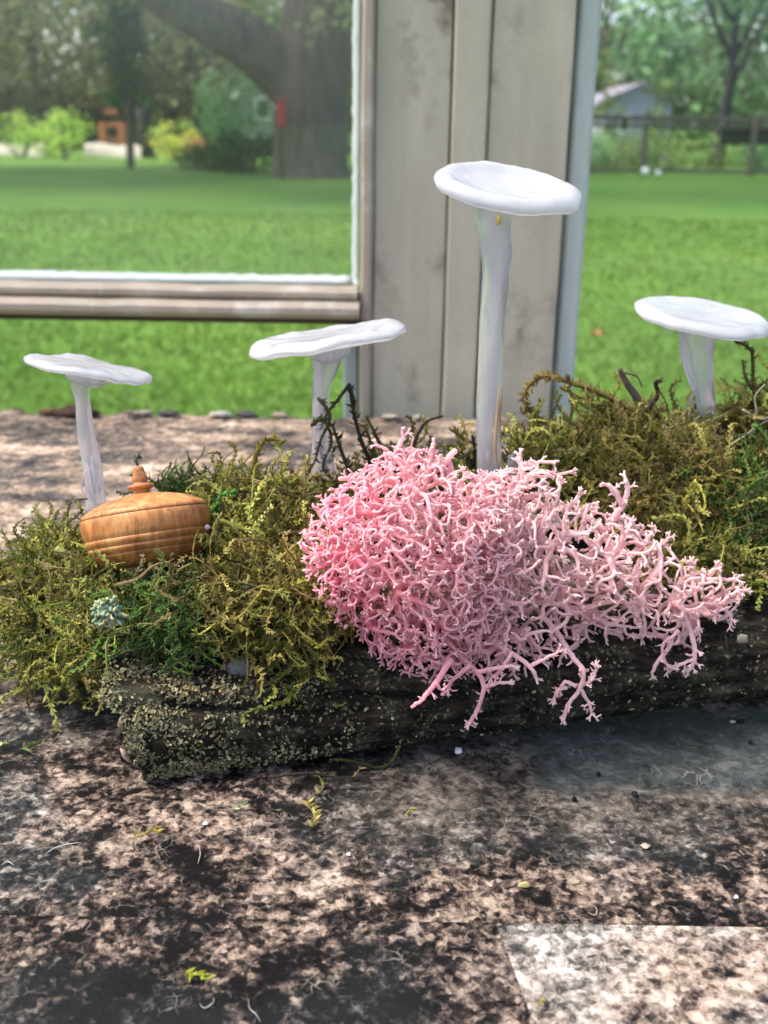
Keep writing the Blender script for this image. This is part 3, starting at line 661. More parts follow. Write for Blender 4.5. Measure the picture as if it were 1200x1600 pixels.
# grey garden post left of the yellow shrub
pp = P(228, 235, 30); pp[2] = GZ
mb = MB(); tube(mb, [pp, [pp[0], 30, P(228, 195, 30)[2]], [pp[0], 30, P(228, 170, 30)[2]], [pp[0], 30, P(228, 165, 30)[2]]], [0.28, 0.16, 0.2, 0.1], 10)
tag(mb.build('garden_urn', M_dark, None, origin=pp), 'dark slender urn standing left of the yellow shrub', 'urn')
# orange fallen leaf on the lawn
lp = PZ(931, 523, GZ + 0.02); mb = MB(); V = []
for a in np.linspace(0, 2 * math.pi, 11)[:-1]:
    r = 0.032 * (1 + 0.35 * math.cos(5 * a)); V.append([lp[0] + r * math.cos(a), lp[1] + 1.1 * r * math.sin(a), lp[2] + 0.012 * math.sin(2 * a) + 0.01])
V.append([lp[0], lp[1], lp[2] + 0.004]); V.append([lp[0], lp[1], lp[2]]); mb.add(V, None, [[10, i, (i + 1) % 10] for i in range(10)] + [[11, (i + 1) % 10, i] for i in range(10)])
tag(mb.build('fallen_leaf', simple('orange_leaf', (0.62, 0.25, 0.10), 0.7), None, origin=lp), 'orange fallen leaf lying on the lawn in the right pane', 'leaf')
# grass blades on the near lawn
mb = MB(); n = 95000
yy = 3.2 + 9.5 * rng.random(n) ** 1.6; xx = rng.uniform(-0.8, 0.8, n) * yy
p = np.stack([xx, yy, np.full(n, GZ - 0.005)], -1); h = rng.uniform(0.014, 0.032, (n, 1)) * (1 + yy[:, None] * 0.04); ang = rng.uniform(0, 6.28, n)
sd_ = np.stack([np.cos(ang), np.sin(ang), np.zeros(n)], -1) * (0.003 + 0.0008 * yy[:, None]); lean = rng.normal(0, 0.7, (n, 2)) * h
tip = p + np.hstack([lean, h]); V = np.stack([p - sd_, p + sd_, tip], 1).reshape(-1, 3)
cl = np.array([(0.105, 0.20, 0.030), (0.125, 0.225, 0.04), (0.092, 0.18, 0.027), (0.18, 0.25, 0.06)])[rng.integers(0, 4, n)] * rng.uniform(0.8, 1.2, (n, 1))
mb.add(V, None, np.arange(n * 3).reshape(-1, 3), np.repeat(cl, 3, 0)); tag(mb.build('grass', M_blade, None, smooth=False), kind='stuff')

# ================================================================== LOG
LA = R(11.5); AX = np.array([math.cos(LA), math.sin(LA), 0]); WX = np.array([-math.sin(LA), math.cos(LA), 0]); LO = np.array([-0.0490, 0.1970, 0])
PROF = np.array([(0.0012, .0006), (-0.0004, .0045), (-.0008, .011), (.0006, .0165), (.004, .0205), (.010, .0235), (.02, .0265), (.034, .0295), (.05, .031), (.063, .029), (.072, .0225), (.0755, .013), (.073, .004), (.064, .0008), (.045, .0004), (.026, .0004), (.014, .0004), (.006, .0003)])
def log_pt(s, k):
    """s along the log (m), k in [0,1) round the section; returns displaced point"""
    m = len(PROF); u = k * m; i = int(u) % m; f = u - int(u)
    a, b = PROF[i], PROF[(i + 1) % m]; w, z = a * (1 - f) + b * f
    tp = 1.0 - 0.35 * min(1.0, max(0, s / 0.2)); z *= tp if z > 0.003 else 1
    off = -0.0065 * z / 0.02 * max(0.0, 1 - s / 0.05) + (0.0022 * fbm((w * 120, z * 160, 3)) + 0.0015 * fbm((w * 400, z * 400, 7))) * max(0, 1 - s / 0.02)
    c = LO + AX * (s + off) + WX * w + np.array([0, 0, z + 0.050 * max(0, s)])
    g = fbm((s * 22, w * 260 + 3, z * 260), 4); g2 = fbm((s * 160, w * 160, z * 160 + 5), 3)
    d = 0.0011 * g + 0.0006 * g2
    # long drying crack on the front face
    cr = (z - (0.0172 - 0.004 * max(0, s) / 0.06 + 0.0006 * math.sin(s * 190)))
    if w < 0.012 and 0.006 < s < 0.075: d -= 0.0030 * math.exp(-(cr / 0.0007) ** 2) * min(1, (s - 0.006) / 0.01)
    cen = np.array([0.036, 0.014 * tp]); dv = np.array([w, z]) - cen; dv /= np.linalg.norm(dv) + 1e-9
    if z < 0.003: d *= 0.25
    return c + d * (WX * dv[0] + np.array([0, 0, dv[1]]))
NS, NK = 230, 132
SS = np.concatenate([np.linspace(0, 0.13, 150), np.linspace(0.1315, 0.30, 81)[0:]])[:NS + 1]
G = np.array([[log_pt(s, k / NK) for k in range(NK)] for s in SS])
mb = MB(); V = G.reshape(-1, 3); ns = len(SS)
i = np.arange(ns - 1)[:, None]; k = np.arange(NK)[None]
q = np.stack([i * NK + k, (i + 1) * NK + k, (i + 1) * NK + (k + 1) % NK, i * NK + (k + 1) % NK], -1).reshape(-1, 4)
extra = []; base_i = len(V); rings = []
for side, row in ((0, G[0]), (1, G[-1])):
    c = row.mean(0); prev = (0 if side == 0 else (ns - 1) * NK) + np.arange(NK)
    for sc in (0.8, 0.55, 0.3, 0.08):
        rr = c + (row - c) * sc; rr = rr + AX * np.array([0.0022 * fbm((p[1] * 240, p[2] * 240, sc * 3)) + 0.002 * (side == 0) * (1 - sc) for p in rr])[:, None]
        cur = base_i + np.arange(NK); base_i += NK; extra.append(rr)
        a = np.stack([prev, np.roll(prev, -1), np.roll(cur, -1), cur], -1); q = np.vstack([q, a if side == 0 else a[:, ::-1]]); prev = cur
mb.add(np.vstack([V] + extra), q)
log = mb.build('log', M_log, None, origin=LO + AX * 0.1)
tag(log, 'dark weathered half log with crusty lichen on its broken left end, lying on the table', 'log')
# crust lichen flakes on the front face and broken end
def log_normal(s, k):
    e = 0.003; a = log_pt(s + e, k) - log_pt(s - e, k); b = log_pt(s, k + 0.01) - log_pt(s, k - 0.01)
    return nrm(np.cross(a, b))
mb = MB(); FC = np.array([(0.20, 0.175, 0.085), (0.27, 0.24, 0.125), (0.13, 0.12, 0.055), (0.36, 0.32, 0.19), (0.15, 0.125, 0.07)])
nf = 0
while nf < 3800:
    s = rng.random() ** 1.5 * 0.15; kk = rng.uniform(0.0, 7.2) / len(PROF)
    dens = max(0.05, 1 - s / 0.055) * (0.7 + 1.5 * fbm((s * 150, kk * 16, 2)))
    if rng.random() > dens: continue
    p = log_pt(s, kk); n_ = log_normal(s, kk); n_ = nrm(n_ + rng.normal(0, 0.35, 3))
    a = nrm(np.cross(n_, rng.normal(0, 1, 3))); b = np.cross(n_, a); r = rng.uniform(0.00022, 0.00062); m = 6
    an = np.arange(m) * 2 * math.pi / m + rng.random(); rr = r * rng.uniform(0.3, 1.4, m)
    ring = p + n_ * 0.00022 + (np.cos(an) * rr)[:, None] * a + (np.sin(an) * rr * 0.6)[:, None] * b
    V = np.vstack([ring + n_ * r * 0.10, ring * 0.75 + 0.25 * p - n_ * 0.0002, p + n_ * (0.0002 + r * 0.05)])
    c = FC[rng.integers(0, 5)] * rng.uniform(0.45, 1.0)
    if rng.random() < 0.004: c = np.array([0.42, 0.22, 0.05])
    mb.add(V, [[i, (i + 1) % m, m + (i + 1) % m, m + i][::-1] for i in range(m)], [[2 * m, i, (i + 1) % m] for i in range(m)], c); nf += 1
o = mb.build('lichen_flakes', M_flake, log, smooth=False); o.location = -np.array(log.location) + 0; o['kind'] = 'stuff'
o.location = (0, 0, 0)
# pale end splinter where the bark is broken
for px, py, Y, L in ((222, 1092, 0.2035, 0.006), (197, 1118, 0.206, 0.006), (196, 1180, 0.2035, 0.004)):
    p = P(px, py, Y); mb = MB(); pts = p + np.linspace(-0.5, 0.5, 6)[:, None] * L * nrm(np.array([0.5, 0.1, 0.7 if py != 1180 else -0.9])) 
    tube(mb, pts + rng.normal(0, 0.0002, (6, 3)), np.array([0.0002, 0.0006, 0.0007, 0.0008, 0.0005, 0.0002]), 6, np.array((0.42, 0.29, 0.22))); mb.build('splinter', M_flake, log)

# ================================================================== MOSS
def proto(nleaf, curl, ll, wl, hook):
    m = 9; t = np.linspace(0, 1, m); th = curl * t ** 1.2; wob = 0.25 * np.sin(t * 5 + nleaf)
    dx = np.cos(th); dz = np.sin(th); px = np.concatenate([[0], np.cumsum(dx[:-1])]) / (m - 1); pz = np.concatenate([[0], np.cumsum(dz[:-1])]) / (m - 1)
    py = 0.20 * np.sin(t * 6 + nleaf * 1.3)
    path = np.stack([px, py, pz], -1); b = MB(); tube(b, path, np.linspace(0.022, 0.012, m), 3, None, False)
    for j in range(nleaf):
        u = 0.04 + 0.96 * (j + random.random() * 0.6) / nleaf; f = u * (m - 1); i = min(int(f), m - 2); f -= i
        p = path[i] * (1 - f) + path[i + 1] * f; tg = nrm(path[i + 1] - path[i]); nm = nrm(np.cross(tg, [0, 1, 0])); sd = np.cross(nm, tg)
        s = 1 if j % 2 else -1; k = random.uniform(-0.7, 0.7); L = ll * random.uniform(0.65, 1.3) * (1 - 0.45 * u)
        d0 = nrm(tg * random.uniform(0.45, 0.9) + s * sd * 0.85 + nm * k); d1 = nrm(d0 + hook * (tg * random.uniform(-0.2, 0.8) + nm * random.uniform(-0.9, 0.9)))
        wv = nrm(np.cross(d0, nm + 0.3 * sd)) * wl * random.uniform(0.7, 1.3)
        mid = p + d0 * L * 0.5; tip = mid + d1 * L * 0.55
        b.add(np.array([p - wv * 0.5, p + wv * 0.5, mid - wv * 0.5, mid + wv * 0.5, tip]), [[0, 1, 3, 2]], [[2, 3, 4]])
    return np.concatenate(b.v), np.concatenate(b.q), np.concatenate(b.t)
PROTOS = [proto(random.randint(22, 32), random.uniform(-2.4, 2.8), random.uniform(0.085, 0.135), random.uniform(0.032, 0.05), random.uniform(0.6, 1.6)) for _ in range(30)]
def place(mb, pr, p, d, n, L, col):
    v, q, t = PROTOS[pr]; b = nrm(np.cross(n, d)); n2 = np.cross(d, b)
    w = (v[:, :1] * d + v[:, 1:2] * b + v[:, 2:] * n2) * L + p
    mb.add(w, q, t, col)
OL = np.array([1.2, 1.27, 1.15]) * np.array([(0.165, 0.155, 0.030), (0.115, 0.125, 0.026), (0.215, 0.20, 0.045), (0.13, 0.095, 0.032), (0.075, 0.085, 0.020), (0.29, 0.27, 0.07), (0.19, 0.15, 0.05)])
BR = np.array([1.2, 1.27, 1.15]) * np.array([(0.17, 0.13, 0.035), (0.125, 0.105, 0.025), (0.21, 0.165, 0.045), (0.145, 0.095, 0.035), (0.085, 0.075, 0.02), (0.27, 0.22, 0.06), (0.23, 0.22, 0.045)])
DG = np.array([1.2, 1.27, 1.15]) * np.array([(0.06, 0.10, 0.022), (0.085, 0.16, 0.028), (0.05, 0.07, 0.02), (0.13, 0.14, 0.04), (0.10, 0.08, 0.03)])
def moss(label, ells, density, seed, nparts, Lr=(0.0055, 0.0115), loc=None):
    r = np.random.default_rng(seed); E = []
    for px, py, Y, rx, ry, dep, pal, up in ells:
        k = Y / FPX * 1.06; E.append((P(px, py, Y), np.array([rx * k, dep, ry * k]), pal, up))
    base = np.mean([e[0] for e in E], 0); base[2] = max(0, min(e[0][2] - e[1][2] for e in E))
    t = thing('moss', label, 'moss', base)
    bed = MB()
    for c, rad, pal, up in E:
        nu, nv = 18, 12; V = []
        for b in range(nv + 1):
            for a in range(nu):
                th = math.pi * b / nv; ph = 2 * math.pi * a / nu; d = np.array([math.sin(th) * math.cos(ph), math.sin(th) * math.sin(ph), math.cos(th)])
                p = c + d * rad * (0.70 + 0.14 * fbm(tuple(c * 30 + d * 2.2))); p[2] = max(p[2], 0.001); V.append(p)
        q = [[b * nu + a, (b + 1) * nu + a, (b + 1) * nu + (a + 1) % nu, b * nu + (a + 1) % nu] for b in range(nv) for a in range(nu)]
        bed.add(V, q)
    bed.build('bed', M_soil, t)
    main = MB(); singles = []
    for c, rad, pal, up in E:
        area = 4 * math.pi * ((rad[0] * rad[1]) ** 1.6 / 3 + (rad[0] * rad[2]) ** 1.6 / 3 + (rad[1] * rad[2]) ** 1.6 / 3) ** (1 / 1.6)
        n = int(area * 1e6 * density)
        for _ in range(n):
            d = nrm(r.normal(0, 1, 3))
            if d[2] < -0.6 or (d[1] > 0.5 and r.random() < 0.75): continue
            p = c + d * rad * r.uniform(0.62, 0.80)
            if p[2] < 0.002: continue
            if any(np.sum(((p - c2) / (rad2 * 0.66)) ** 2) < 1 for c2, rad2, _, _ in E if c2 is not c): continue
            nn = nrm(d / rad); tgt = nrm(np.cross(nn, r.normal(0, 1, 3)))
            droop = -0.55 if d[1] < -0.5 and d[2] < 0.4 else 0.1
            dr = nrm(tgt + nn * r.uniform(-0.35, 0.22) + np.array([0, 0, droop + up]))
            fz = fbm(tuple(p * 130)); col = pal[int((fz * 1.3 + 0.5) * len(pal) + r.normal(0, 1.1)) % len(pal)] * r.choice([0.45, 0.7, 1.0, 1.0, 1.35, 1.7]) * r.uniform(0.85, 1.15)
            L = r.uniform(*Lr)
            if r.random() < 0.16:
                dr = nrm(dr + nn * r.uniform(0.5, 1.1)); L *= r.uniform(1.1, 1.7); p = c + (p - c) * 1.12; col = pal[int(r.integers(0, len(pal)))] * r.uniform(0.8, 1.5)
            args = (int(r.integers(0, len(PROTOS))), p, dr, nn, L, col)
            if len(singles) < nparts and d[1] < -0.35 and r.random() < 0.18 and (p + dr * L)[1] < p[1] + 0.002: singles.append((args[0], p, dr, nn, L * 1.15, col))
            else: place(main, *args)
    o = main.build('fronds', M_moss, t); o['kind'] = 'stuff'
    for a in singles:
        mb = MB(); place(mb, *a); mb.build('frond', M_moss, t)
    return t, E
MT1, _ = moss('thick olive feathery moss draped over the left end of the log, under the wooden pot', [
    (95, 935, 0.236, 70, 75, 0.016, OL, 0), (165, 982, 0.222, 80, 66, 0.013, OL, 0), (85, 988, 0.238, 55, 46, 0.014, OL, 0), (120, 1024, 0.229, 42, 32, 0.009, OL, 0),
    (82, 886, 0.246, 44, 42, 0.016, OL, 0), (275, 958, 0.217, 95, 46, 0.012, DG, 0), (385, 940, 0.218, 80, 62, 0.012, BR, 0), (455, 960, 0.2165, 75, 80, 0.010, BR, 0), (465, 1045, 0.2125, 48, 34, 0.006, OL, 0),
    (26, 948, 0.246, 38, 26, 0.010, OL, 0)], 0.68, 11, 55)
MT2, _ = moss('golden green moss rising between the wooden pot and the pink lichen', [
    (405, 832, 0.245, 72, 54, 0.014, OL, 0.15), (455, 858, 0.238, 58, 62, 0.012, BR, 0.1), (375, 790, 0.255, 48, 28, 0.012, OL, 0.2), (300, 782, 0.268, 46, 20, 0.010, DG, 0.2), (455, 800, 0.258, 55, 24, 0.012, BR, 0.2)], 0.68, 12, 35)
MT3, _ = moss('sparse dark moss at the back edge around the second mushroom stem', [
    (545, 792, 0.268, 55, 24, 0.010, BR, 0.4), (640, 765, 0.272, 90, 28, 0.012, BR, 0.4), (730, 768, 0.270, 70, 32, 0.012, BR, 0.3)], 0.42, 13, 10, (0.006, 0.012))
MT4, _ = moss('big brown and green moss mound on the right half of the log', [
    (862, 730, 0.276, 72, 48, 0.014, OL, 0.2), (950, 752, 0.272, 110, 76, 0.016, BR, 0.1), (1050, 790, 0.262, 110, 95, 0.014, BR, 0), (1150, 830, 0.256, 85, 85, 0.013, DG, 0), (1000, 700, 0.286, 90, 42, 0.014, BR, 0.2),
    (1090, 752, 0.280, 90, 55, 0.014, BR, 0.1), (1198, 698, 0.288, 68, 72, 0.016, BR, 0.3), (1195, 780, 0.268, 60, 90, 0.014, DG, 0), (1110, 875, 0.246, 90, 40, 0.008, OL, 0), (1250, 770, 0.285, 90, 100, 0.018, OL, 0), (1200, 905, 0.250, 60, 40, 0.008, OL, 0)], 0.68, 14, 70)

# single sprigs, twigs and straws
def sprig(name, label, cat, pxs, Y, rad, leaf, col, dens=1.0, mat=None, dY=0.0, group=None, jit=0.25):
    n = max(8, len(pxs) * 5); P3 = [P(p[0], p[1], Y + dY * i / max(1, len(pxs) - 1) + (p[2] if len(p) > 2 else 0)) for i, p in enumerate(pxs)]
    path = smooth_path(P3, n); k = Y / FPX; mb = MB(); col = np.asarray(col, float)
    tube(mb, path, np.linspace(rad, rad * 0.55, n) * k, 6, col * 0.8)
    L = np.sum(np.linalg.norm(np.diff(path, axis=0), axis=1))
    if leaf:
        cnt = int(L / k / 3.2 * dens)
        for j in range(cnt):
            f = (j + random.random()) / cnt * (n - 1); i = min(int(f), n - 2); f -= i
            p = path[i] * (1 - f) + path[i + 1] * f; tg = nrm(path[i + 1] - path[i]); o_ = nrm(np.cross(tg, rng.normal(0, 1, 3)))
            ln = 0.82 * leaf * k * random.uniform(0.5, 1.3); d0 = nrm(tg * random.uniform(0.3, 0.9) + o_); mid = p + d0 * ln * 0.5; tip = mid + nrm(d0 + rng.normal(0, jit, 3) + np.array([0, 0, 0.35])) * ln * 0.55
            w = nrm(np.cross(d0, rng.normal(0, 1, 3))) * ln * 0.17; c = col * random.uniform(0.65, 1.4)
            mb.add([p - w, p + w, mid - w, mid + w, tip], [[0, 1, 3, 2]], [[2, 3, 4]], c)
    o = mb.build(name, mat or M_moss, None, origin=path[0]); return tag(o, label, cat, group)
YG = (0.26, 0.23, 0.05); OLV = (0.15, 0.13, 0.03); DK = (0.055, 0.042, 0.02); BW = (0.22, 0.16, 0.045)
sprig('moss_frond', 'curled loop of golden brown moss arching over the lawn in front of the post', 'moss frond', [(985, 640), (940, 615), (890, 597), (850, 588), (826, 604), (820, 630), (838, 650), (880, 668), (930, 690)], 0.285, 4.5, 17, BW, 2.4)
sprig('moss_frond', 'looping moss strand just inside the big curled loop', 'moss frond', [(1000, 655), (960, 640), (915, 625), (875, 605)], 0.288, 4, 15, YG, 2.0)
sprig('moss_frond', 'hooked yellow moss tip standing above the table left of the second mushroom', 'moss frond', [(380, 790), (392, 745), (400, 712), (412, 690), (430, 686), (441, 692)], 0.255, 5, 13, (0.24, 0.20, 0.035), 2.6)
sprig('moss_frond', 'horizontal golden moss strand reaching the second mushroom foot', 'moss frond', [(420, 765), (450, 752), (480, 750), (500, 742)], 0.262, 5, 11, YG, 2.2)
sprig('moss_frond', 'dark forked moss stem rising right of the second mushroom', 'moss frond', [(585, 735), (565, 690), (552, 640), (546, 600)], 0.268, 4, 16, DK, 0.9)
sprig('moss_frond', 'dark moss stem bending from the forked tip down to the stem', 'moss frond', [(546, 600), (530, 622), (512, 645), (500, 672)], 0.266, 3, 13, DK, 0.8)
sprig('moss_frond', 'drooping dark moss tip beside the forked stem', 'moss frond', [(546, 602), (553, 628), (552, 655)], 0.267, 3, 12, DK, 1.0)
sprig('moss_frond', 'green dark sprig crossing in front of the second mushroom stem', 'moss frond', [(486, 665), (505, 655), (518, 690), (505, 730), (530, 760)], 0.259, 3.2, 15, (0.09, 0.085, 0.025), 1.0)
sprig('moss_frond', 'twisting dark sprig winding down the second mushroom stem', 'moss frond', [(497, 622), (516, 650), (500, 690), (492, 720), (478, 745)], 0.259, 3, 14, (0.10, 0.085, 0.03), 0.9)
sprig('moss_frond', 'upright olive sprig between the dark stems and the lichen peak', 'moss frond', [(600, 745), (585, 705), (570, 665)], 0.269, 4, 18, OLV, 1.3)
sprig('moss_frond', 'slanted olive sprig nearest the lichen peak', 'moss frond', [(610, 740), (592, 690), (572, 650)], 0.272, 3.4, 15, (0.12, 0.11, 0.03), 1.0)
sprig('moss_frond', 'thick dark sprig leaning over the second mushroom foot', 'moss frond', [(560, 770), (545, 735), (530, 695), (520, 665)], 0.263, 4, 18, (0.075, 0.06, 0.025), 1.1)
sprig('twig', 'thin dark twig bent to the right above the lichen peak', 'twig', [(645, 700), (655, 675), (668, 658), (692, 650)], 0.27, 3.2, 7, DK, 0.6, M_twig)
sprig('moss_frond', 'small golden curl left of the tall mushroom stem', 'moss frond', [(700, 730), (712, 705), (725, 690), (718, 680), (705, 672)], 0.272, 3.5, 13, OLV, 1.6)
sprig('moss_frond', 'dark sprig touching the tall mushroom stem', 'moss frond', [(735, 750), (742, 710), (738, 680)], 0.268, 4, 15, DK, 1.3)
sprig('twig', 'stout broken brown twig pointing up between moss and lawn', 'twig', [(1008, 655), (995, 622), (980, 600), (968, 577)], 0.288, 8, 6, (0.10, 0.07, 0.055), 0.5, M_twig)
sprig('twig', 'black knobbly twig beside the stout brown one', 'twig', [(1005, 655), (1018, 632), (1028, 615), (1024, 598), (1033, 594)], 0.286, 5, 11, (0.03, 0.02, 0.014), 1.6, M_twig)
sprig('twig', 'hair thin arched twig hanging from the stout brown one', 'twig', [(975, 582), (995, 588), (1003, 605)], 0.287, 2.2, 5, (0.12, 0.09, 0.06), 0.5, M_twig)
sprig('moss_frond', 'tall thin sprig standing under the right mushroom cap', 'moss frond', [(1190, 660), (1178, 610), (1176, 565), (1172, 545), (1145, 530)], 0.292, 4, 15, (0.12, 0.09, 0.03), 1.0)
sprig('moss_frond', 'small side sprig left of the tall thin one', 'moss frond', [(1178, 610), (1165, 590), (1160, 562)], 0.292, 3, 10, (0.15, 0.12, 0.035), 1.2)
sprig('moss_frond', 'pale scaly sprig lying across the right mushroom foot', 'moss frond', [(1085, 672), (1105, 660), (1130, 650), (1155, 640)], 0.283, 4.5, 9, (0.34, 0.31, 0.10), 2.4)
sprig('moss_frond', 'pale woolly grey green stem lying on the moss at the right edge', 'moss frond', [(1130, 742), (1160, 752), (1190, 760), (1230, 768)], 0.262, 9, 5, (0.33, 0.34, 0.20), 3.0, dY=-0.004)
for k, (pts, lb) in enumerate((([(1135, 700), (1165, 680), (1185, 665), (1215, 650)], 'long pale straw slanting up at the right edge'), ([(1170, 690), (1182, 650), (1180, 620), (1195, 600)], 'thin pale straw arching beside the tall sprig'),
        ([(1120, 725), (1145, 725), (1165, 740)], 'short curved straw above the woolly stem'), ([(1140, 735), (1150, 712), (1170, 705)], 'short pale straw above the woolly stem end'), ([(1160, 640), (1190, 655), (1220, 640)], 'pale straw crossing near the right edge'))):
    sprig('straw', lb, 'straw', pts, 0.276, 2.2, 0, (0.36, 0.32, 0.2), mat=M_twig)
sprig('moss_frond', 'bright green moss sprig touching the right side of the wooden pot', 'moss frond', [(345, 830), (338, 800), (345, 775), (368, 768)], 0.2405, 4, 12, (0.10, 0.28, 0.045), 3.0)
sprig('moss_frond', 'bright green moss sprig lower beside the wooden pot', 'moss frond', [(335, 832), (330, 805), (342, 785)], 0.2395, 4, 11, (0.09, 0.26, 0.05), 3.0)
sprig('moss_frond', 'yellow green chain of leaves right of the wooden pot', 'moss frond', [(340, 812), (375, 825), (405, 838), (430, 855)], 0.232, 5, 10, (0.30, 0.32, 0.06), 2.6)
sprig('moss_frond', 'pale lime sprig on the moss left of the wooden pot', 'moss frond', [(88, 858), (108, 868), (112, 885), (100, 910)], 0.231, 7, 9, (0.40, 0.44, 0.12), 2.5)
sprig('moss_frond', 'pale hooked sprig in front of the wooden pot', 'moss frond', [(262, 905), (285, 912), (278, 893), (300, 880)], 0.217, 3, 8, (0.34, 0.30, 0.12), 1.5)
sprig('moss_frond', 'tan curled moss under the wooden pot', 'moss frond', [(180, 915), (215, 905), (240, 885), (265, 880), (268, 900)], 0.215, 4, 12, (0.24, 0.17, 0.07), 1.8)
sprig('moss_frond', 'long pale frond hanging at the front of the left moss', 'moss frond', [(135, 900), (138, 960), (130, 1010), (150, 1050)], 0.2135, 3, 13, (0.20, 0.21, 0.05), 1.5)
sprig('moss_frond', 'feathery green frond crossing the front of the log', 'moss frond', [(130, 1055), (160, 1035), (190, 1020), (225, 1012)], 0.2085, 2.6, 16, (0.23, 0.25, 0.09), 1.6)
sprig('moss_frond', 'feathery frond pointing right along the top of the bare wood', 'moss frond', [(180, 985), (230, 975), (280, 985), (320, 1005)], 0.2075, 3, 16, (0.18, 0.20, 0.05), 1.5)
sprig('moss_frond', 'golden moss tuft hanging over the crack in the log', 'moss frond', [(440, 1030), (465, 1055), (485, 1075), (510, 1078)], 0.2105, 5, 17, (0.20, 0.18, 0.04), 2.2)
sprig('moss_frond', 'dark moss strand hanging under the log', 'moss frond', [(625, 1165), (612, 1190), (590, 1200), (565, 1193), (540, 1188), (515, 1187)], 0.2065, 3.6, 11, (0.06, 0.075, 0.02), 1.6, dY=-0.004)
sprig('twig', 'thin dark twig lying on the table under the log', 'twig', [(420, 1215), (480, 1208), (530, 1215), (585, 1212)], 0.197, 2.6, 9, (0.02, 0.018, 0.012), 0.9, M_twig)

pals = [OL, BR, DG]
def stray(n, xr, yr, Y0, dYdy, seed, rise, where, pal):
    r = np.random.default_rng(seed)
    for i in range(n):
        x, y = r.uniform(*xr), r.uniform(*yr); Y = Y0 + dYdy * (y - yr[1]) ; a = r.uniform(-2.6, -0.5) if r.random() < rise else r.uniform(-3.1, 3.1); L = r.uniform(22, 52); cu = r.uniform(-1.6, 1.6)
        pts = [(x, y)]
        for s in range(4):
            a += cu * 0.4; x += math.cos(a) * L / 4; y += math.sin(a) * L / 4; pts.append((x, y))
        o = sprig('frond', None, None, pts, Y, 2.6, r.uniform(9, 14), pal[int(r.integers(0, len(pal)))] * r.uniform(0.6, 1.15), 1.7)
        loc = np.array(o.location); o.parent = where; o.location = tuple(loc - parent_loc(where))
stray(26, (830, 1195), (640, 720), 0.284, -0.00004, 61, 0.75, MT4, BR)
stray(20, (900, 1195), (730, 850), 0.2565, -0.00018, 62, 0.3, MT4, BR)
stray(24, (25, 330), (880, 1010), 0.2155, -0.00016, 63, 0.35, MT1, OL)
stray(16, (335, 470), (770, 960), 0.2125, -0.00019, 64, 0.45, MT2, OL)
stray(10, (500, 760), (715, 760), 0.268, 0, 65, 0.9, MT3, DG)

# pale green tuft
c = P(168, 955, 0.2055); mb = MB()
for k in range(120):
    d = nrm(rng.normal(0, 1, 3)); d[1] = -abs(d[1]); b = c + d * np.array([0.0036, 0.002, 0.0034]) * rng.uniform(0.3, 1)
    e = b + d * 0.0006 + rng.normal(0, 0.0004, 3); tube(mb, [b - d * 0.001, (b + e) / 2 + rng.normal(0, 0.0002, 3), e], np.array([0.0004, 0.00042, 0.0003]), 5, np.array([(0.20, 0.27, 0.17), (0.27, 0.32, 0.20), (0.33, 0.32, 0.16), (0.15, 0.23, 0.15)])[k % 4])
tag(mb.build('lichen_tuft', M_flake, None, origin=c), 'small pale mint green lichen tuft in the left moss', 'lichen')

# ================================================================== WOODEN POT
def lathe(mb, prof, seg, M, col=None):
    n = len(prof); an = np.arange(seg) * 2 * math.pi / seg; V = []
    for r, z in prof: V.append(np.stack([r * np.cos(an), r * np.sin(an), np.full(seg, z)], -1))
    V = np.concatenate(V) @ M[:3, :3].T + M[:3, 3]
    i = np.arange(n - 1)[:, None]; k = np.arange(seg)[None]
    q = np.stack([i * seg + k, i * seg + (k + 1) % seg, (i + 1) * seg + (k + 1) % seg, (i + 1) * seg + k], -1).reshape(-1, 4)
    mb.add(V, q, None, col)
def basis(c, roll, pitch):
    """roll: lean in the picture plane (positive = top leans right); pitch: top leans towards the camera"""
    M = np.eye(4); Ry = np.array(Matrix.Rotation(roll, 3, 'Y')); Rx = np.array(Matrix.Rotation(pitch, 3, 'X')); M[:3, :3] = Rx @ Ry; M[:3, 3] = c; return M
PY = 0.230; k = PY / FPX * 1.055
pc = P(238, 882, PY); MP = basis(pc, R(-9.5), R(-21))
pot = thing('wooden_pot', 'small turned wooden lidded pot with a knob, tilted on the moss beside the left mushroom', 'wooden pot', pc)
mm = k
body = [(0.01, 0), (52, 0), (62, 3), (77, 13), (86, 22), (88, 25), (88.5, 26.5)]
def potpart(name, prof, parent, mat, seg=72):
    mb = MB(); lathe(mb, [(r * mm, z * mm) for r, z in prof], seg, MP); return mb.build(name, mat, parent)
bowl = potpart('bowl', [(0.01, 0), (54, 0), (63, 1.5), (74, 7), (82, 14), (87.5, 20.5), (89.3, 23), (88.6, 24.6), (90.6, 26), (94.2, 29.5), (95.6, 32.5), (95.4, 34.6), (94.4, 36.2), (96, 37.6), (98.6, 41.5), (99.6, 45), (99.2, 47.2), (98.2, 48.6), (99.6, 50.2), (101.4, 57), (102.8, 67), (102.8, 75), (101.6, 81), (100.2, 83.2)], pot, M_wood)
for r, z in ((88.4, 24.5), (94.2, 36.2), (98.0, 48.6)):
    potpart('groove', [(r - 1.5, z - 1.1), (r + 0.55, z - 0.9), (r + 0.55, z + 0.9), (r - 1.5, z + 1.1)], bowl, M_wood_groove)
lid = potpart('lid', [(99.6, 83.6), (100, 84.6), (98.8, 88), (96, 91), (91, 94), (90, 93.8), (89, 95.4), (76, 101.6), (62, 106.5), (45, 110.5), (30, 113), (16, 114.4), (13, 115)], pot, M_wood)
potpart('seam', [(99, 82.6), (100.9, 82.9), (100.9, 83.7), (99, 84)], bowl, M_wood_groove)
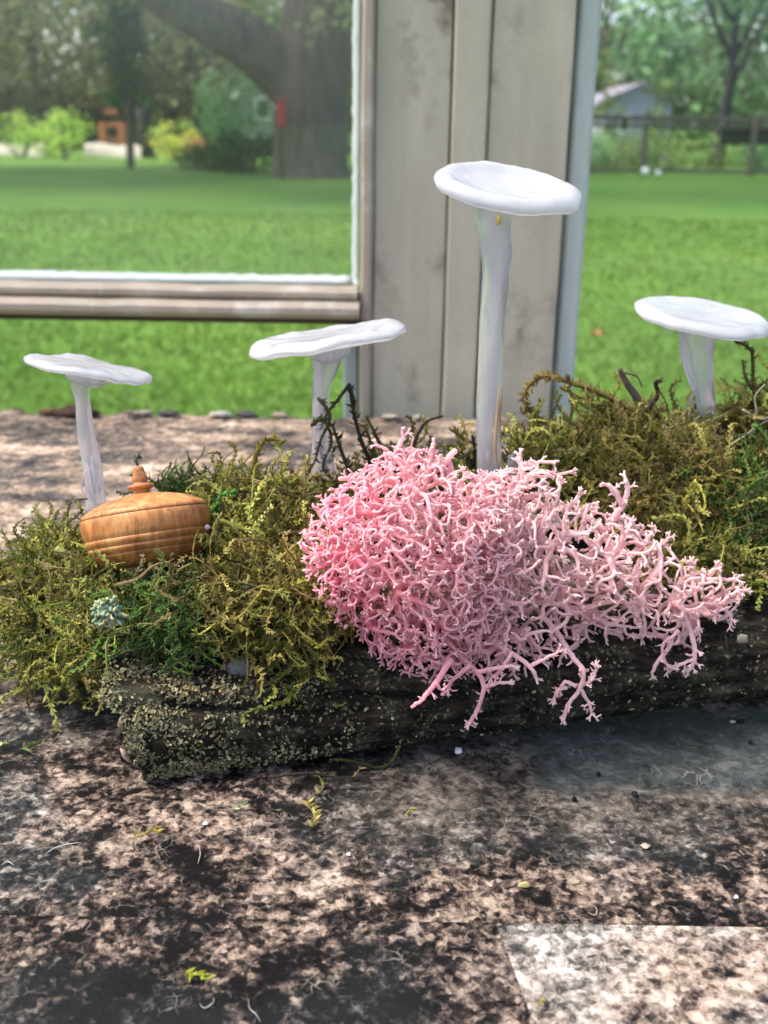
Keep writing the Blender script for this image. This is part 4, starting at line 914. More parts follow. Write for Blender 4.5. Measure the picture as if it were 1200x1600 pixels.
potpart('knob', [(r_ * 1.08, 114 + (z_ - 110.8) * 0.98) for r_, z_ in [(13, 110.8), (11.2, 113), (11, 116), (14, 118.5), (19.5, 121), (20.2, 124), (18, 126.8), (12.5, 127.6), (10.5, 129), (10.6, 131.5), (12, 134.5), (11.5, 138), (9.2, 146), (8, 151), (7.8, 154), (5.5, 156.8), (0.01, 157.5)]], lid, M_wood, 32)

# ================================================================== GLASS MUSHROOMS
def cap_mesh(mb, c, rad, th, roll, pitch, seed, dish=0.0, lobes=0.05, droop=0.0, asp=1.0, wave=0.05, lip=0.0):
    """irregular milky disc: rounded rim, dished or domed top"""
    seg = 96; an = np.arange(seg) * 2 * math.pi / seg
    prof = [(0.02, 'a'), (0.15, 'a'), (0.3, 'a'), (0.45, 'a'), (0.58, 'a'), (0.68, 'a'), (0.76, 'a'), (0.84, 'a'), (0.90, 'a'), (0.95, 'b'), (0.985, 'c'), (1.0, 'd'), (0.985, 'e'), (0.94, 'f'), (0.86, 'g'), (0.74, 'g'), (0.58, 'g'), (0.4, 'g'), (0.2, 'g'), (0.02, 'g')]
    Rt = np.array([1 + lobes * fbm((math.cos(a) * 1.1, math.sin(a) * 1.1, seed)) + lobes * 0.2 * fbm((math.cos(a) * 3, math.sin(a) * 3, seed + 9)) for a in an])
    W = np.array([wave * fbm((math.cos(a) * 1.3, math.sin(a) * 1.3, seed + 20)) for a in an]); V = []
    for rho, kd in prof:
        bot = -th * 0.75 * (1 - rho ** 1.6)
        top = {'a': 1.0, 'b': 0.70, 'c': 0.52, 'd': 0.28, 'e': 0.08, 'f': -0.02, 'g': 0.0}[kd] * th + (bot if kd in 'fg' else 0)
        if kd == 'a': top = th * (1 - 0.22 * rho ** 4) * (1 - dish * (1 - min(1, rho / 0.85) ** 2.5)) + th * lip * math.exp(-((rho - 0.8) / 0.09) ** 2)
        for j, a in enumerate(an):
            r = rho * Rt[j]; z = top + rad * (W[j] * rho ** 2 - droop * rho ** 2)
            if kd == 'a': z += rad * 0.012 * fbm((rho * math.cos(a) * 3, rho * math.sin(a) * 3, seed + 3))
            V.append([rad * r * math.cos(a), rad * r * asp * math.sin(a), z])
    n = len(prof); M = basis(c, roll, pitch); V = np.array(V) @ M[:3, :3].T + c
    i = np.arange(n - 1)[:, None]; kk = np.arange(seg)[None]
    q = np.stack([i * seg + kk, (i + 1) * seg + kk, (i + 1) * seg + (kk + 1) % seg, i * seg + (kk + 1) % seg], -1).reshape(-1, 4)
    mb.add(V, q, [[(n - 1) * seg, (n - 1) * seg + (j + 1) % seg, (n - 1) * seg + j] for j in range(1, seg - 1)] + [[0, j, (j + 1) % seg] for j in range(1, seg - 1)])
def stem_mesh(mb, pts, Y, widths, seed, fold=0.16, twist=1.5, n=46, seg=26):
    path = smooth_path([P(p[0], p[1], Y + (p[2] if len(p) > 2 else 0)) for p in pts], n); k = Y / FPX * 1.05
    w = np.interp(np.linspace(0, 1, n), np.linspace(0, 1, len(widths)), widths) * 0.5 * k; V = []
    for i in range(n):
        f = i / (n - 1)
        for j in range(seg):
            a = 2 * math.pi * j / seg; tw = a + twist * f * 2
            r = w[i] * (1 + fold * math.cos(2 * tw) * 0.5 + fold * 0.7 * math.cos(3 * tw + seed) * math.sin(f * 5 + seed) + 0.05 * fbm((math.cos(a) * 2, math.sin(a) * 2, f * 9 + seed)) - fold * 0.9 * math.exp(-((((tw - 1.0) % (2 * math.pi)) - math.pi) / 0.28) ** 2))
            V.append(path[i] + r * np.array([math.cos(a), math.sin(a) * 0.85, 0]))
    i = np.arange(n - 1)[:, None]; kk = np.arange(seg)[None]
    q = np.stack([i * seg + kk, i * seg + (kk + 1) % seg, (i + 1) * seg + (kk + 1) % seg, (i + 1) * seg + kk], -1).reshape(-1, 4)
    V += [path[0], path[-1]]; b = n * seg
    t = [[b, (j + 1) % seg, j] for j in range(seg)] + [[b + 1, (n - 1) * seg + j, (n - 1) * seg + (j + 1) % seg] for j in range(seg)]
    mb.add(V, q[:, ::-1], [x[::-1] for x in t]); return path
def seam(pts, Y, rad, parent, mat, name='seam'):
    mb = MB(); p = smooth_path([P(a, b, Y) for a, b in pts], 16); tube(mb, p, rad * Y / FPX * np.sin(np.linspace(0.3, 2.9, 16)), 6); return mb.build(name, mat, parent)
def collar(parent, px, py, Y, r, h, roll, seed):
    c = P(px, py, Y); mb = MB(); k = Y / FPX; cap_mesh(mb, c, r * k, h * k, roll, 0, seed, 0.0, 0.18, 0.0, 0.9, 0.12); return mb.build('collar', M_cap, parent)
MG = 'milky glass mushrooms planted on the log'
def mushroom(label, base, Y): 
    return thing('glass_mushroom', label, 'glass mushroom', P(base[0], base[1], Y), MG)
# 1 left
Y = 0.268; K = Y / FPX
m1 = mushroom('small milky glass mushroom leaning behind the wooden pot, cap sloping down to the right', (150, 800), Y)
mb = MB(); cap_mesh(mb, P(139, 577, Y), 99 * K, 11.5 * K, R(9.5), R(-7), 1.0, 0.1, 0.06, 0.03, 0.92, 0.10); mb.build('cap', M_cap, m1)
mb = MB(); stem_mesh(mb, [(125, 588), (128, 620), (134, 670), (143, 730), (150, 800)], Y, [30, 24, 29, 28, 29], 1.0); mb.build('stem', M_stem, m1)
collar(m1, 135, 592, Y, 33, 16, R(16), 4.0)
seam([(142, 712), (147, 745), (157, 784)], Y - 0.0028, 2.0, m1, M_cap, 'bright_streak'); seam([(137, 725), (142, 755), (147, 784)], Y - 0.0026, 1.6, m1, M_cap, 'bright_streak')
# 2
Y = 0.268; K = Y / FPX
m2 = mushroom('milky glass mushroom with dark moss round its stem and cap tilting up right', (507, 790), Y)
mb = MB(); cap_mesh(mb, P(512, 534, Y), 124 * K, 15 * K, R(-9), R(-3), 12.0, 0.25, 0.07, 0.01, 0.86, 0.10, 0.25); mb.build('cap', M_cap, m2)
mb = MB(); stem_mesh(mb, [(513, 540), (508, 575), (502, 620), (503, 700), (508, 790)], Y, [50, 40, 26, 33, 42], 2.2); mb.build('stem', M_stem, m2)
collar(m2, 514, 554, Y, 33, 20, R(-4), 8.0)
# 3 tall
Y = 0.262; K = Y / FPX
m3 = mushroom('tallest milky glass mushroom in front of the window post, behind the pink lichen', (768, 800), Y)
mb = MB(); cap_mesh(mb, P(791, 309, Y), 113 * K, 20 * K, R(7), R(14), 21.0, 0.62, 0.05, -0.07, 0.84, 0.05, 0.2); mb.build('cap', M_cap, m3)
mb = MB(); stem_mesh(mb, [(769, 322), (770, 365), (774, 430), (768, 520), (763, 620), (766, 720), (774, 800)], Y, [50, 44, 36, 40, 40, 40, 52], 3.1, 0.18, 1.1, 70); mb.build('stem', M_stem, m3)
mb = MB(); stem_mesh(mb, [(783, 345, -0.001), (790, 385, -0.0012), (789, 415, -0.001), (783, 437, 0)], Y, [16, 17, 14, 5], 5.0, 0.1, 0.6, 24, 14); mb.build('fold', M_stem, m3)
seam([(782, 436), (785, 460), (786, 490), (784, 520), (787, 540)], Y - 0.0018, 2.2, m3, M_seam); seam([(781, 440), (781, 480), (783, 500)], Y - 0.0026, 1.4, m3, M_cap, 'bright_streak')
seam([(780, 610), (776, 660), (774, 700), (778, 735)], Y - 0.003, 3.0, m3, M_seam); seam([(785, 600), (782, 650), (781, 690)], Y - 0.0026, 1.8, m3, M_seam)
c = P(780, 343, Y - 0.0033); mb = MB(); tube(mb, [c + [0, 0, -0.0012], c, c + [0, 0, 0.0009]], [0.0003, 0.0007, 0.0004], 8); o = mb.build('glue_drop', simple('yellow_glue', (0.55, 0.42, 0.10), 0.3), m3); o['label'] = 'small yellow glue drop under the cap'
# 4 right
Y = 0.292; K = Y / FPX
m4 = mushroom('milky glass mushroom at the right, growing from the big moss mound against the lawn', (1105, 720), Y)
mb = MB(); cap_mesh(mb, P(1096, 501, Y), 107 * K, 15 * K, R(6.5), R(7), 33.0, 0.2, 0.05, 0.0, 0.9, 0.04, 0.12); mb.build('cap', M_cap, m4)
mb = MB(); stem_mesh(mb, [(1087, 505), (1090, 545), (1098, 600), (1101, 650), (1104, 720)], Y, [50, 44, 33, 40, 38], 4.0, 0.2, 1.3); mb.build('stem', M_stem, m4)
mb = MB(); stem_mesh(mb, [(1070, 516, -0.0005), (1071, 550, -0.001), (1080, 590, -0.0015), (1094, 630, -0.002)], Y, [14, 17, 13, 5], 6.0, 0.1, 0.5, 22, 12); mb.build('fold', M_stem, m4)
# glue strings
def thread(label, pts, Y, rad, name='glue_thread', mat=None, dY=0.0):
    mb = MB(); n = len(pts) * 6; P3 = smooth_path([P(a, b, Y + dY * i / len(pts)) for i, (a, b) in enumerate(pts)], n); tube(mb, P3, rad * Y / FPX, 5)
    return tag(mb.build(name, mat or M_clear, None, origin=P3[0]), label, 'glue thread')
thread('clear glue loop hanging from the right mushroom stem over the lawn', [(1090, 612), (1080, 622), (1072, 640), (1064, 650), (1062, 658), (1070, 660), (1078, 645)], 0.288, 2.6)
thread('tiny pale wisp under the left rim of the right mushroom cap', [(1030, 500), (1034, 508), (1042, 517), (1044, 524)], 0.286, 1.8)
thread('fine wisp left of the first mushroom stem above the pot', [(135, 738), (129, 750), (128, 765), (134, 775)], 0.266, 1.4)
thread('pale fibre hanging over the crack in the log', [(262, 1040), (252, 1065), (238, 1082), (234, 1098)], 0.205, 1.5)
thread('branching pale fibre on the bare wood', [(275, 1022), (290, 1010), (302, 1018), (292, 1030), (284, 1022)], 0.2065, 1.2)
thread('curling pale fibre between the left moss and the lichen', [(482, 960), (500, 962), (512, 985), (505, 1000), (492, 1010)], 0.2085, 1.3)
thread('pale fibre across the moss left of the lichen', [(382, 910), (400, 920), (430, 935), (455, 938), (462, 930)], 0.2105, 1.6)
thread('thin thread dangling from the lichen over the dark log', [(830, 1070), (850, 1080), (866, 1100), (862, 1125)], 0.219, 0.7)
thread('fine white hair at the far left of the moss', [(18, 935), (26, 915), (34, 900)], 0.24, 1.2)
def blob(label, px, py, Y, r, seed, mat=None, sq=(1, 0.7, 0.9), name='glue_blob'):
    c = P(px, py, Y); k = Y / FPX; mb = MB(); nu, nv = 20, 14; V = []
    for b in range(nv + 1):
        for a in range(nu):
            th = math.pi * b / nv; ph = 2 * math.pi * a / nu; d = np.array([math.sin(th) * math.cos(ph), math.sin(th) * math.sin(ph), math.cos(th)])
            V.append(c + d * np.array(sq) * r * k * (1 + 0.35 * fbm(tuple(d * 1.7 + seed))))
    mb.add(V, [[b * nu + a, (b + 1) * nu + a, (b + 1) * nu + (a + 1) % nu, b * nu + (a + 1) % nu] for b in range(nv) for a in range(nu)])
    return tag(mb.build(name, mat or M_clear, None, origin=c), label, 'glue')
blob('cloudy glue blob on the bare top edge of the log', 374, 1042, 0.2065, 21, 3.0)
blob('shiny clear glue bead in the moss just left of the lichen', 425, 990, 0.208, 12, 6.0, None, (1.1, 0.7, 0.6))
blob('greyish glue smear higher in the moss left of the lichen', 384, 920, 0.211, 11, 9.0, None, (0.6, 0.5, 1.6))
blob('small white glue bead at the right foot of the wooden pot', 324, 824, 0.228, 4.5, 12.0, M_cap)
blob('clear glue at the tall mushroom foot', 800, 728, 0.258, 14, 15.0, None, (0.6, 0.6, 1.5))

# ================================================================== PINK LICHEN
def seg_dist(px, py, poly):
    a = np.array(poly, float); b = np.roll(a, -1, 0); p = np.stack([px, py], -1)[:, None]; ab = b - a
    t = np.clip(((p - a) * ab).sum(-1) / (ab ** 2).sum(-1), 0, 1); return np.sqrt((((a + t[..., None] * ab) - p) ** 2).sum(-1)).min(1)
def inside(px, py, poly):
    a = np.array(poly, float); b = np.roll(a, -1, 0); r = np.zeros(len(px), bool)
    for (x0, y0), (x1, y1_) in zip(a, b):
        c = ((y0 > py) != (y1_ > py)); xi = (x1 - x0) * (py - y0) / (y1_ - y0 + 1e-9) + x0; r ^= c & (px < xi)
    return r
LEFT = [(468, 848), (480, 815), (495, 785), (520, 770), (545, 745), (575, 728), (600, 705), (625, 700), (655, 700), (690, 712), (705, 730), (740, 735), (800, 745), (830, 800), (830, 900), (800, 985), (760, 1030), (720, 1062), (680, 1072), (640, 1060), (592, 1030), (545, 985), (497, 940), (476, 895)]
RIGHT = [(740, 738), (775, 735), (800, 718), (840, 722), (880, 742), (885, 775), (935, 795), (985, 808), (1030, 832), (1048, 862), (1085, 880), (1120, 888), (1152, 905), (1165, 930), (1145, 965), (1105, 992), (1075, 1020), (1040, 1010), (985, 1000), (930, 1000), (880, 1040), (830, 1062), (780, 1068), (730, 1065), (700, 1040), (690, 950), (700, 840)]
def yface(px): return 0.1978 + 0.030 * (px - 240) / 960
def attractors(poly, n, bulge, back, seed, width):
    r = np.random.default_rng(seed); a = np.array(poly); out = np.zeros((0, 5))
    while len(out) < n:
        px = r.uniform(a[:, 0].min(), a[:, 0].max(), 4000); py = r.uniform(a[:, 1].min(), a[:, 1].max(), 4000); ok = inside(px, py, poly); px, py = px[ok], py[ok]
        d = np.minimum(seg_dist(px, py, poly) / width, 1); yf = yface(px) + 0.0035 - np.clip((1010 - py) / 300, -0.3, 1) * -0.006
        front = bulge * np.sqrt(1 - (1 - d) ** 2); bk = back * np.clip((1060 - py) / 200, 0.02, 1) * np.sqrt(1 - (1 - d) ** 2)
        u = r.random(len(px)) ** 1.7; Y = yf - front + u * (front + bk); out = np.vstack([out, np.stack([px, py, Y, d, u], -1)])
    out = out[:n]; return np.array([P(*o[:3]) for o in out]), out
def colonize(attr, seeds, step, kill, infl, iters, jit, rs, maxkids=3):
    r = np.random.default_rng(rs); nodes = [np.asarray(s) for s in seeds]; par = [-1] * len(nodes); kids = [0] * len(nodes)
    N = np.array(nodes); near = np.zeros(len(attr), int); nd = np.full(len(attr), 1e9); alive = np.ones(len(attr), bool)
    def upd(i0):
        for i in range(i0, len(N)):
            d = np.linalg.norm(attr - N[i], axis=1); ok = d < nd
            if kids[i] >= maxkids: continue
            near[ok] = i; nd[ok] = d[ok]
    upd(0)
    for it in range(iters):
        m = alive & (nd < infl)
        if not m.any(): break
        ids = np.where(m)[0]; vec = nrm(attr[ids] - N[near[ids]]); acc = np.zeros((len(N), 3)); np.add.at(acc, near[ids], vec)
        src = np.unique(near[ids]); new = []
        for s in src:
            if kids[s] >= maxkids: continue
            d = nrm(acc[s]) + r.normal(0, jit, 3)
            if par[s] >= 0: d = d + 0.35 * nrm(N[s] - N[par[s]])
            p = N[s] + nrm(d) * step
            new.append((p, s))
        if not new: break
        i0 = len(N); N = np.vstack([N, np.array([p for p, _ in new])])
        for _, s in new: par.append(int(s)); kids.append(0); kids[s] += 1
        full = np.array(kids) >= maxkids; bad = full[near] & alive
        upd(i0)
        bad &= full[near]
        if bad.any():
            fr = np.where(~full)[0]
            for a_ in np.where(bad)[0]:
                dd = np.linalg.norm(N[fr] - attr[a_], axis=1); j = dd.argmin(); near[a_] = fr[j]; nd[a_] = dd[j]
        alive &= nd > kill
    return N, np.array(par)
def hsv_pink(px, py, tipness):
    """dye colour with painted tip highlights: hot pink at the lower left, pale shell pink at the right"""
    f = np.clip((px - 520) / 330, 0, 1); g = np.clip((py - 700) / 330, 0, 1)
    hot = np.array([0.95, 0.29, 0.43]); top = np.array([0.96, 0.54, 0.58]); pale = np.array([0.96, 0.72, 0.72])
    hot = hot * g + top * (1 - g); c = hot * (1 - f) + pale * f
    return c * (1 - tipness) + (np.array([0.96, 0.80, 0.76]) * f + np.array([0.97, 0.70, 0.74]) * (1 - f)) * tipness  # paler tips: part pigment, part highlight painted into the colour
def project(p):
    d = p - CAM; z = d @ F0; return 600 + FPX * (d @ CR) / z, 800 - FPX * (d @ CU) / z
lich = thing('reindeer_lichen', 'pink dyed clump of finely branching reindeer lichen spilling over the front of the log', 'lichen', P(700, 1000, yface(700) + 0.004))
def mesh_tree(N, par, rt, expo, rmax, tips, rs, spur=0.0, split=True):
    r = np.random.default_rng(rs); n = len(N); ch = [[] for _ in range(n)]; roots = []
    for i, p in enumerate(par):
        (roots if p < 0 else ch[p]).append(i)
    # relax the zigzag slightly
    Q = N.copy()
    for i in range(n):
        if par[i] >= 0 and ch[i]: Q[i] = 0.5 * N[i] + 0.25 * N[par[i]] + 0.25 * N[ch[i]].mean(0)
    load = np.ones(n)
    for i in range(n - 1, -1, -1):
        if ch[i]: load[i] = sum(load[c] for c in ch[i])
    rad = np.minimum(rt * load ** (1 / expo), rmax); mbs = {}
    def colors(pts, tp):
        return np.array([hsv_pink(*project(p), t) for p, t in zip(pts, tp)]) * r.uniform(0.92, 1.06)
    for root in roots:
        if not ch[root]: continue
        mb = MB(); stack = [(root, None)]
        while stack:
            s, p0 = stack.pop(); pts = [] if p0 is None else [Q[p0]]; rr = [] if p0 is None else [min(rad[p0], rad[s] * 1.15)]
            cur = s
            while True:
                pts.append(Q[cur]); rr.append(rad[cur])
                c = sorted(ch[cur], key=lambda x: -load[x])
                for o_ in c[1:]: stack.append((o_, cur))
                if spur and p0 is not None and r.random() < spur and c:
                    d = nrm(r.normal(0, 1, 3) + 0.6 * nrm(Q[c[0]] - Q[cur])); L = r.uniform(0.0009, 0.0019)
                    q_ = [Q[cur], Q[cur] + d * L * 0.55, Q[cur] + nrm(d + r.normal(0, 0.4, 3)) * L]; tube(mb, q_, [rt * 1.15, rt, rt * 0.75], 5, colors(q_, [0.0, 0.25, 0.75]))
                if not c: break
                cur = c[0]
            if len(pts) < 2: continue
            pts = np.array(pts); tip_n = max(0, len(pts) - 3)
            m = max(3, (len(pts) - 1) * 2 + 1); u = np.linspace(0, len(pts) - 1, m)
            pp = smooth_path(pts, m) if len(pts) > 2 else np.array([pts[0] * (1 - t) + pts[-1] * t for t in np.linspace(0, 1, m)])
            rp = np.interp(u, np.arange(len(pts)), rr); rp[-1] = min(rp[-1], rt * 1.1)
            tp = np.clip((rt * 2.6 - rp) / (rt * 1.6), 0, 1) * 0.45; tp[-2:] = np.maximum(tp[-2:], 0.55)
            tube(mb, pp, rp, 6, colors(pp, tp))
            e = pp[-1]; d = nrm(pp[-1] - pp[-2])
            for _ in range(int(r.choice(tips))):
                dd = nrm(d + 1.0 * nrm(np.cross(d, r.normal(0, 1, 3))) * r.uniform(0.4, 1.1)); L = r.uniform(0.0007, 0.0016)
                q_ = [e - d * rt * 0.3, e + dd * L * 0.6, e + nrm(dd + r.normal(0, 0.25, 3)) * L]; tube(mb, q_, [rt * 1.0, rt * 0.85, rt * 0.55], 5, colors(q_, [0.5, 0.75, 1.0]))
        if mb.n > 40: mb.build('branch', M_pink, lich)
# left, dense lobe
A1, _ = attractors(LEFT, 5200, 0.021, 0.014, 21, 190)
S1 = [P(px, py, yface(px) + 0.006) for px, py in ((560, 860), (600, 800), (610, 900), (650, 960), (660, 860), (640, 760), (700, 800), (720, 900), (710, 980), (760, 850), (690, 1020), (580, 930))]
N1, p1_ = colonize(A1, S1, 0.00105, 0.00125, 0.02, 90, 0.35, 5)
mesh_tree(N1, p1_, 0.00025, 2.5, 0.00105, [2, 2, 3, 3], 31, 0.16)
# right, open lobe
A2, _ = attractors(RIGHT, 2700, 0.013, 0.012, 22, 120)
S2 = [P(px, py, yface(px) + 0.004) for px, py in ((760, 900), (790, 980), (800, 800), (850, 850), (880, 930), (920, 960), (950, 880), (1000, 930), (1050, 940), (1080, 960))]
N2, p2_ = colonize(A2, S2, 0.0012, 0.0015, 0.025, 80, 0.35, 6)
mesh_tree(N2, p2_, 0.00029, 2.25, 0.0011, [2, 2, 3], 32, 0.12)
# single arms that stand clear of the clump
def arm(pxs, Y0, r0, r1, rs, tips=3, dY=0.0, forks=()):
    r = np.random.default_rng(rs); mb = MB(); Y0 = Y0 - 0.0012 - 0.0165 * (pxs[0][0] - 240) / 960
    def limb(pxs, Ya, ra, rb, tips, inset=0.0):
        ra *= 0.58; rb *= 0.62; n = len(pxs) * 4; k = Ya / FPX; pp = smooth_path([P(a, b, Ya + dY * i / len(pxs) + inset * max(0, 1 - i / (0.5 * len(pxs)))) for i, (a, b) in enumerate(pxs)], n); rr = np.linspace(ra, rb, n) * k
        pp[1:-1] += r.normal(0, 0.6 * k, (n - 2, 3)); rr = rr * r.uniform(0.9, 1.12, n)
        tp = np.linspace(0, 0.6, n) ** 1.5; tube(mb, pp, rr, 8, np.array([hsv_pink(*project(p), t) for p, t in zip(pp, tp)]))
        for i in range(3, n - 1):
            if r.random() < 0.42:
                tg = nrm(pp[i] - pp[i - 1]); dd = nrm(tg * 0.5 + nrm(np.cross(tg, r.normal(0, 1, 3)))); L = r.uniform(9, 20) * k; m_ = pp[i] + dd * L * 0.55; rs_ = min(rr[i] * 0.6, 3.0 * k); cs = hsv_pink(*project(m_), 0.35)
                tube(mb, [pp[i], (pp[i] + m_) / 2 + r.normal(0, 0.8 * k, 3), m_], [rs_, rs_ * 0.85, rs_ * 0.75], 6, cs)
                for _s in range(int(r.integers(2, 4))):
                    d2 = nrm(dd + nrm(r.normal(0, 1, 3)) * 0.85); tube(mb, [m_ - d2 * rs_ * 0.3, m_ + d2 * L * 0.3, m_ + d2 * L * 0.5 + r.normal(0, 0.5 * k, 3)], np.array([0.75, 0.6, 0.4]) * rs_, 5, hsv_pink(*project(m_), 0.75))
        e = pp[-1]; d = nrm(pp[-1] - pp[-3])
        for _ in range(tips):
            dd = nrm(d + nrm(np.cross(d, r.normal(0, 1, 3))) * r.uniform(0.5, 1.2)); L = r.uniform(9, 16) * k; m_ = e + dd * L * 0.6; z_ = e + nrm(dd + r.normal(0, 0.3, 3)) * L
            tube(mb, [e - d * rb * k * 0.5, m_, z_], np.array([rb * 0.9, rb * 0.7, rb * 0.45]) * k, 6, np.array([hsv_pink(*project(q_), t) for q_, t in ((e, 0.5), (m_, 0.7), (z_, 1.0))]))
            for _s in range(2):
                d2 = nrm(dd + nrm(r.normal(0, 1, 3)) * 0.8); tube(mb, [m_, m_ + d2 * L * 0.35, m_ + d2 * L * 0.55], np.array([rb * 0.6, rb * 0.5, rb * 0.35]) * k, 5, hsv_pink(*project(m_), 0.85))
    limb(pxs, Y0, r0, r1, tips, 0.007)
    for f in forks: limb(f, Y0 + dY * 0.6, r1 * 1.15, r1 * 0.75, tips)
    o = mb.build('branch', M_pink, lich); return o
arm([(845, 960), (868, 985), (885, 1012), (898, 1030), (912, 1050), (905, 1078), (888, 1100), (882, 1118)], 0.2205, 9, 5.5, 41, 4, 0.0, [[(906, 1076), (920, 1098), (925, 1115)], [(905, 1074), (925, 1062), (932, 1046)], [(886, 1075), (872, 1078), (866, 1092)], [(900, 1072), (882, 1066), (874, 1080)]])
arm([(690, 990), (715, 1020), (745, 1050), (756, 1075), (745, 1110), (735, 1128)], 0.2125, 9, 6, 42, 3, 0.0, [[(756, 1074), (775, 1068), (792, 1066)], [(745, 1050), (770, 1045), (800, 1040)], [(735, 1040), (705, 1065), (700, 1078)]])
arm([(705, 1030), (680, 1068), (662, 1090), (643, 1105)], 0.2045, 11, 4.5, 43, 0, 0.0, [[(680, 1066), (690, 1078), (698, 1072)]])
arm([(1060, 930), (1072, 970), (1085, 1005), (1084, 1035), (1075, 1048)], 0.2345, 9, 5, 44, 2, 0.0, [[(1083, 1030), (1060, 1040), (1045, 1046)], [(1060, 985), (1035, 1010), (1040, 1035)]])
arm([(1010, 990), (1050, 1000), (1030, 1030), (1018, 1052)], 0.2325, 8, 4.5, 45, 3, 0.0, [[(1032, 1028), (1050, 1045)]])
arm([(905, 910), (925, 865), (945, 835), (962, 805), (974, 788)], 0.242, 12, 8, 46, 1, 0.0, [[(972, 790), (962, 768), (950, 757)], [(975, 788), (980, 768), (978, 750)], [(948, 830), (915, 808), (900, 795)], [(955, 812), (975, 808), (990, 815)]])
arm([(650, 790), (672, 745), (690, 728), (712, 704)], 0.228, 11, 8, 47, 0, 0.0, [[(700, 718), (708, 745), (706, 768)]])
arm([(600, 770), (612, 725), (622, 702), (630, 681)], 0.226, 9, 5, 48, 2, 0.0, [[(615, 715), (600, 700), (588, 695)], [(620, 705), (640, 700), (655, 706)]])
arm([(590, 765), (560, 752), (530, 748)], 0.226, 8, 6, 49, 0)
arm([(660, 765), (668, 730), (676, 700)], 0.227, 9, 7, 50, 2)
arm([(790, 800), (800, 765), (815, 735), (812, 712)], 0.236, 9, 5, 51, 3, 0.0, [[(812, 735), (840, 722), (862, 722)], [(815, 740), (850, 745), (888, 738)], [(805, 755), (782, 742), (760, 742)]])
arm([(830, 830), (860, 800), (890, 790), (905, 775)], 0.238, 9, 5, 52, 3, 0.0, [[(880, 792), (900, 800), (925, 795)]])
arm([(985, 870), (1010, 845), (1022, 828)], 0.245, 9, 5, 53, 3, 0.0, [[(1010, 848), (1035, 850), (1045, 840)], [(1000, 855), (985, 835), (980, 822)]])
arm([(1080, 930), (1105, 905), (1118, 888)], 0.243, 8, 6, 54, 3, 0.0, [[(1105, 906), (1130, 905), (1150, 905)], [(1095, 915), (1080, 895), (1078, 882)]])
arm([(1080, 950), (1120, 945), (1150, 938)], 0.2405, 8, 4.5, 55, 3, 0.0, [[(1120, 945), (1140, 960), (1142, 975)], [(1125, 943), (1150, 925), (1165, 922)]])
arm([(760, 1000), (800, 1020), (830, 1045), (838, 1060)], 0.2145, 9, 5, 56, 3, 0.0, [[(800, 1020), (780, 1050), (765, 1062)], [(830, 1040), (850, 1030), (872, 1018)]])
arm([(820, 960), (850, 940), (900, 950), (960, 940), (1010, 950)], 0.2255, 8, 5, 58, 2, 0.006, [[(900, 950), (930, 975), (960, 985)], [(860, 945), (880, 900), (905, 880)]])
arm([(870, 900), (920, 905), (960, 925), (990, 955)], 0.2275, 8, 5, 59, 2, 0.003, [[(920, 905), (940, 890), (965, 870)]])

# ================================================================== SMALL THINGS ON THE TABLE
def scrap(label, px, py, ln, ang, col, seed, n=10, leaf=12, name='moss_scrap'):
    r = np.random.default_rng(seed); c = PZ(px, py, 0.0006); k = c[1] / FPX * 1.15; mb = MB(); dirv = np.array([math.cos(ang), math.sin(ang), 0.0]); sdv = np.array([-dirv[1], dirv[0], 0])
    pth = [c + dirv * ln * k * t + sdv * ln * k * 0.15 * math.sin(t * 5) + np.array([0, 0, 0.0004 + 0.0006 * math.sin(math.pi * (t + 0.5))]) for t in np.linspace(-0.5, 0.5, 7)]
    tube(mb, pth, np.array([0.5, 0.8, 1, 1, 0.9, 0.7, 0.4]) * 0.00022, 5, np.array(col) * 0.8)
    for j in range(n):
        p = pth[int(r.integers(0, 6))]; d0 = nrm(dirv * r.uniform(0.2, 1.0) + sdv * r.choice([-1, 1]) * r.uniform(0.3, 0.9) + np.array([0, 0, r.uniform(0.05, 0.5)])); L = leaf * k * r.uniform(0.6, 1.3); w = nrm(np.cross(d0, r.normal(0, 1, 3))) * L * 0.16
        mid = p + d0 * L * 0.5; tip = mid + nrm(d0 + np.array([0, 0, -0.3]) + r.normal(0, 0.25, 3)) * L * 0.5; tip[2] = max(tip[2], 0.0003); mid[2] = max(mid[2], 0.0004)
        mb.add([p - w, p + w, mid - w, mid + w, tip], [[0, 1, 3, 2]], [[2, 3, 4]], np.array(col) * r.uniform(0.7, 1.35))
    return tag(mb.build(name, M_moss, None, origin=c), label, 'moss scrap')
scrap('bright yellow green moss scrap on the dark near tile', 308, 1530, 44, -0.7, (0.38, 0.42, 0.04), 1, 26, 16)
scrap('ochre moss scrap on the mottled table, left of the long upright one', 232, 1307, 44, 0.1, (0.42, 0.33, 0.06), 2, 14, 13)
scrap('long upright ochre moss scrap in front of the log', 487, 1272, 70, 1.45, (0.30, 0.25, 0.07), 3, 30, 15)
scrap('fainter ochre moss scrap just above the long upright one', 502, 1225, 60, 1.3, (0.22, 0.19, 0.06), 4, 18, 12)
scrap('pale green moss crumb close to the shadow of the log', 375, 1264, 26, 0.2, (0.42, 0.46, 0.24), 5, 16, 11)
scrap('green moss crumb on the table left of the log end', 50, 1170, 34, 0.2, (0.14, 0.19, 0.04), 6, 12, 11)
scrap('tiny yellowish crumb left of the green one', 8, 1166, 14, 0.4, (0.50, 0.50, 0.22), 7, 8, 8)
scrap('small ochre crumb on the mottled tile, middle', 640, 1272, 20, 0.5, (0.36, 0.30, 0.08), 8, 8, 9)
scrap('small green crumb on the pale near tile', 846, 1572, 18, 0.3, (0.34, 0.33, 0.05), 9, 8, 9)
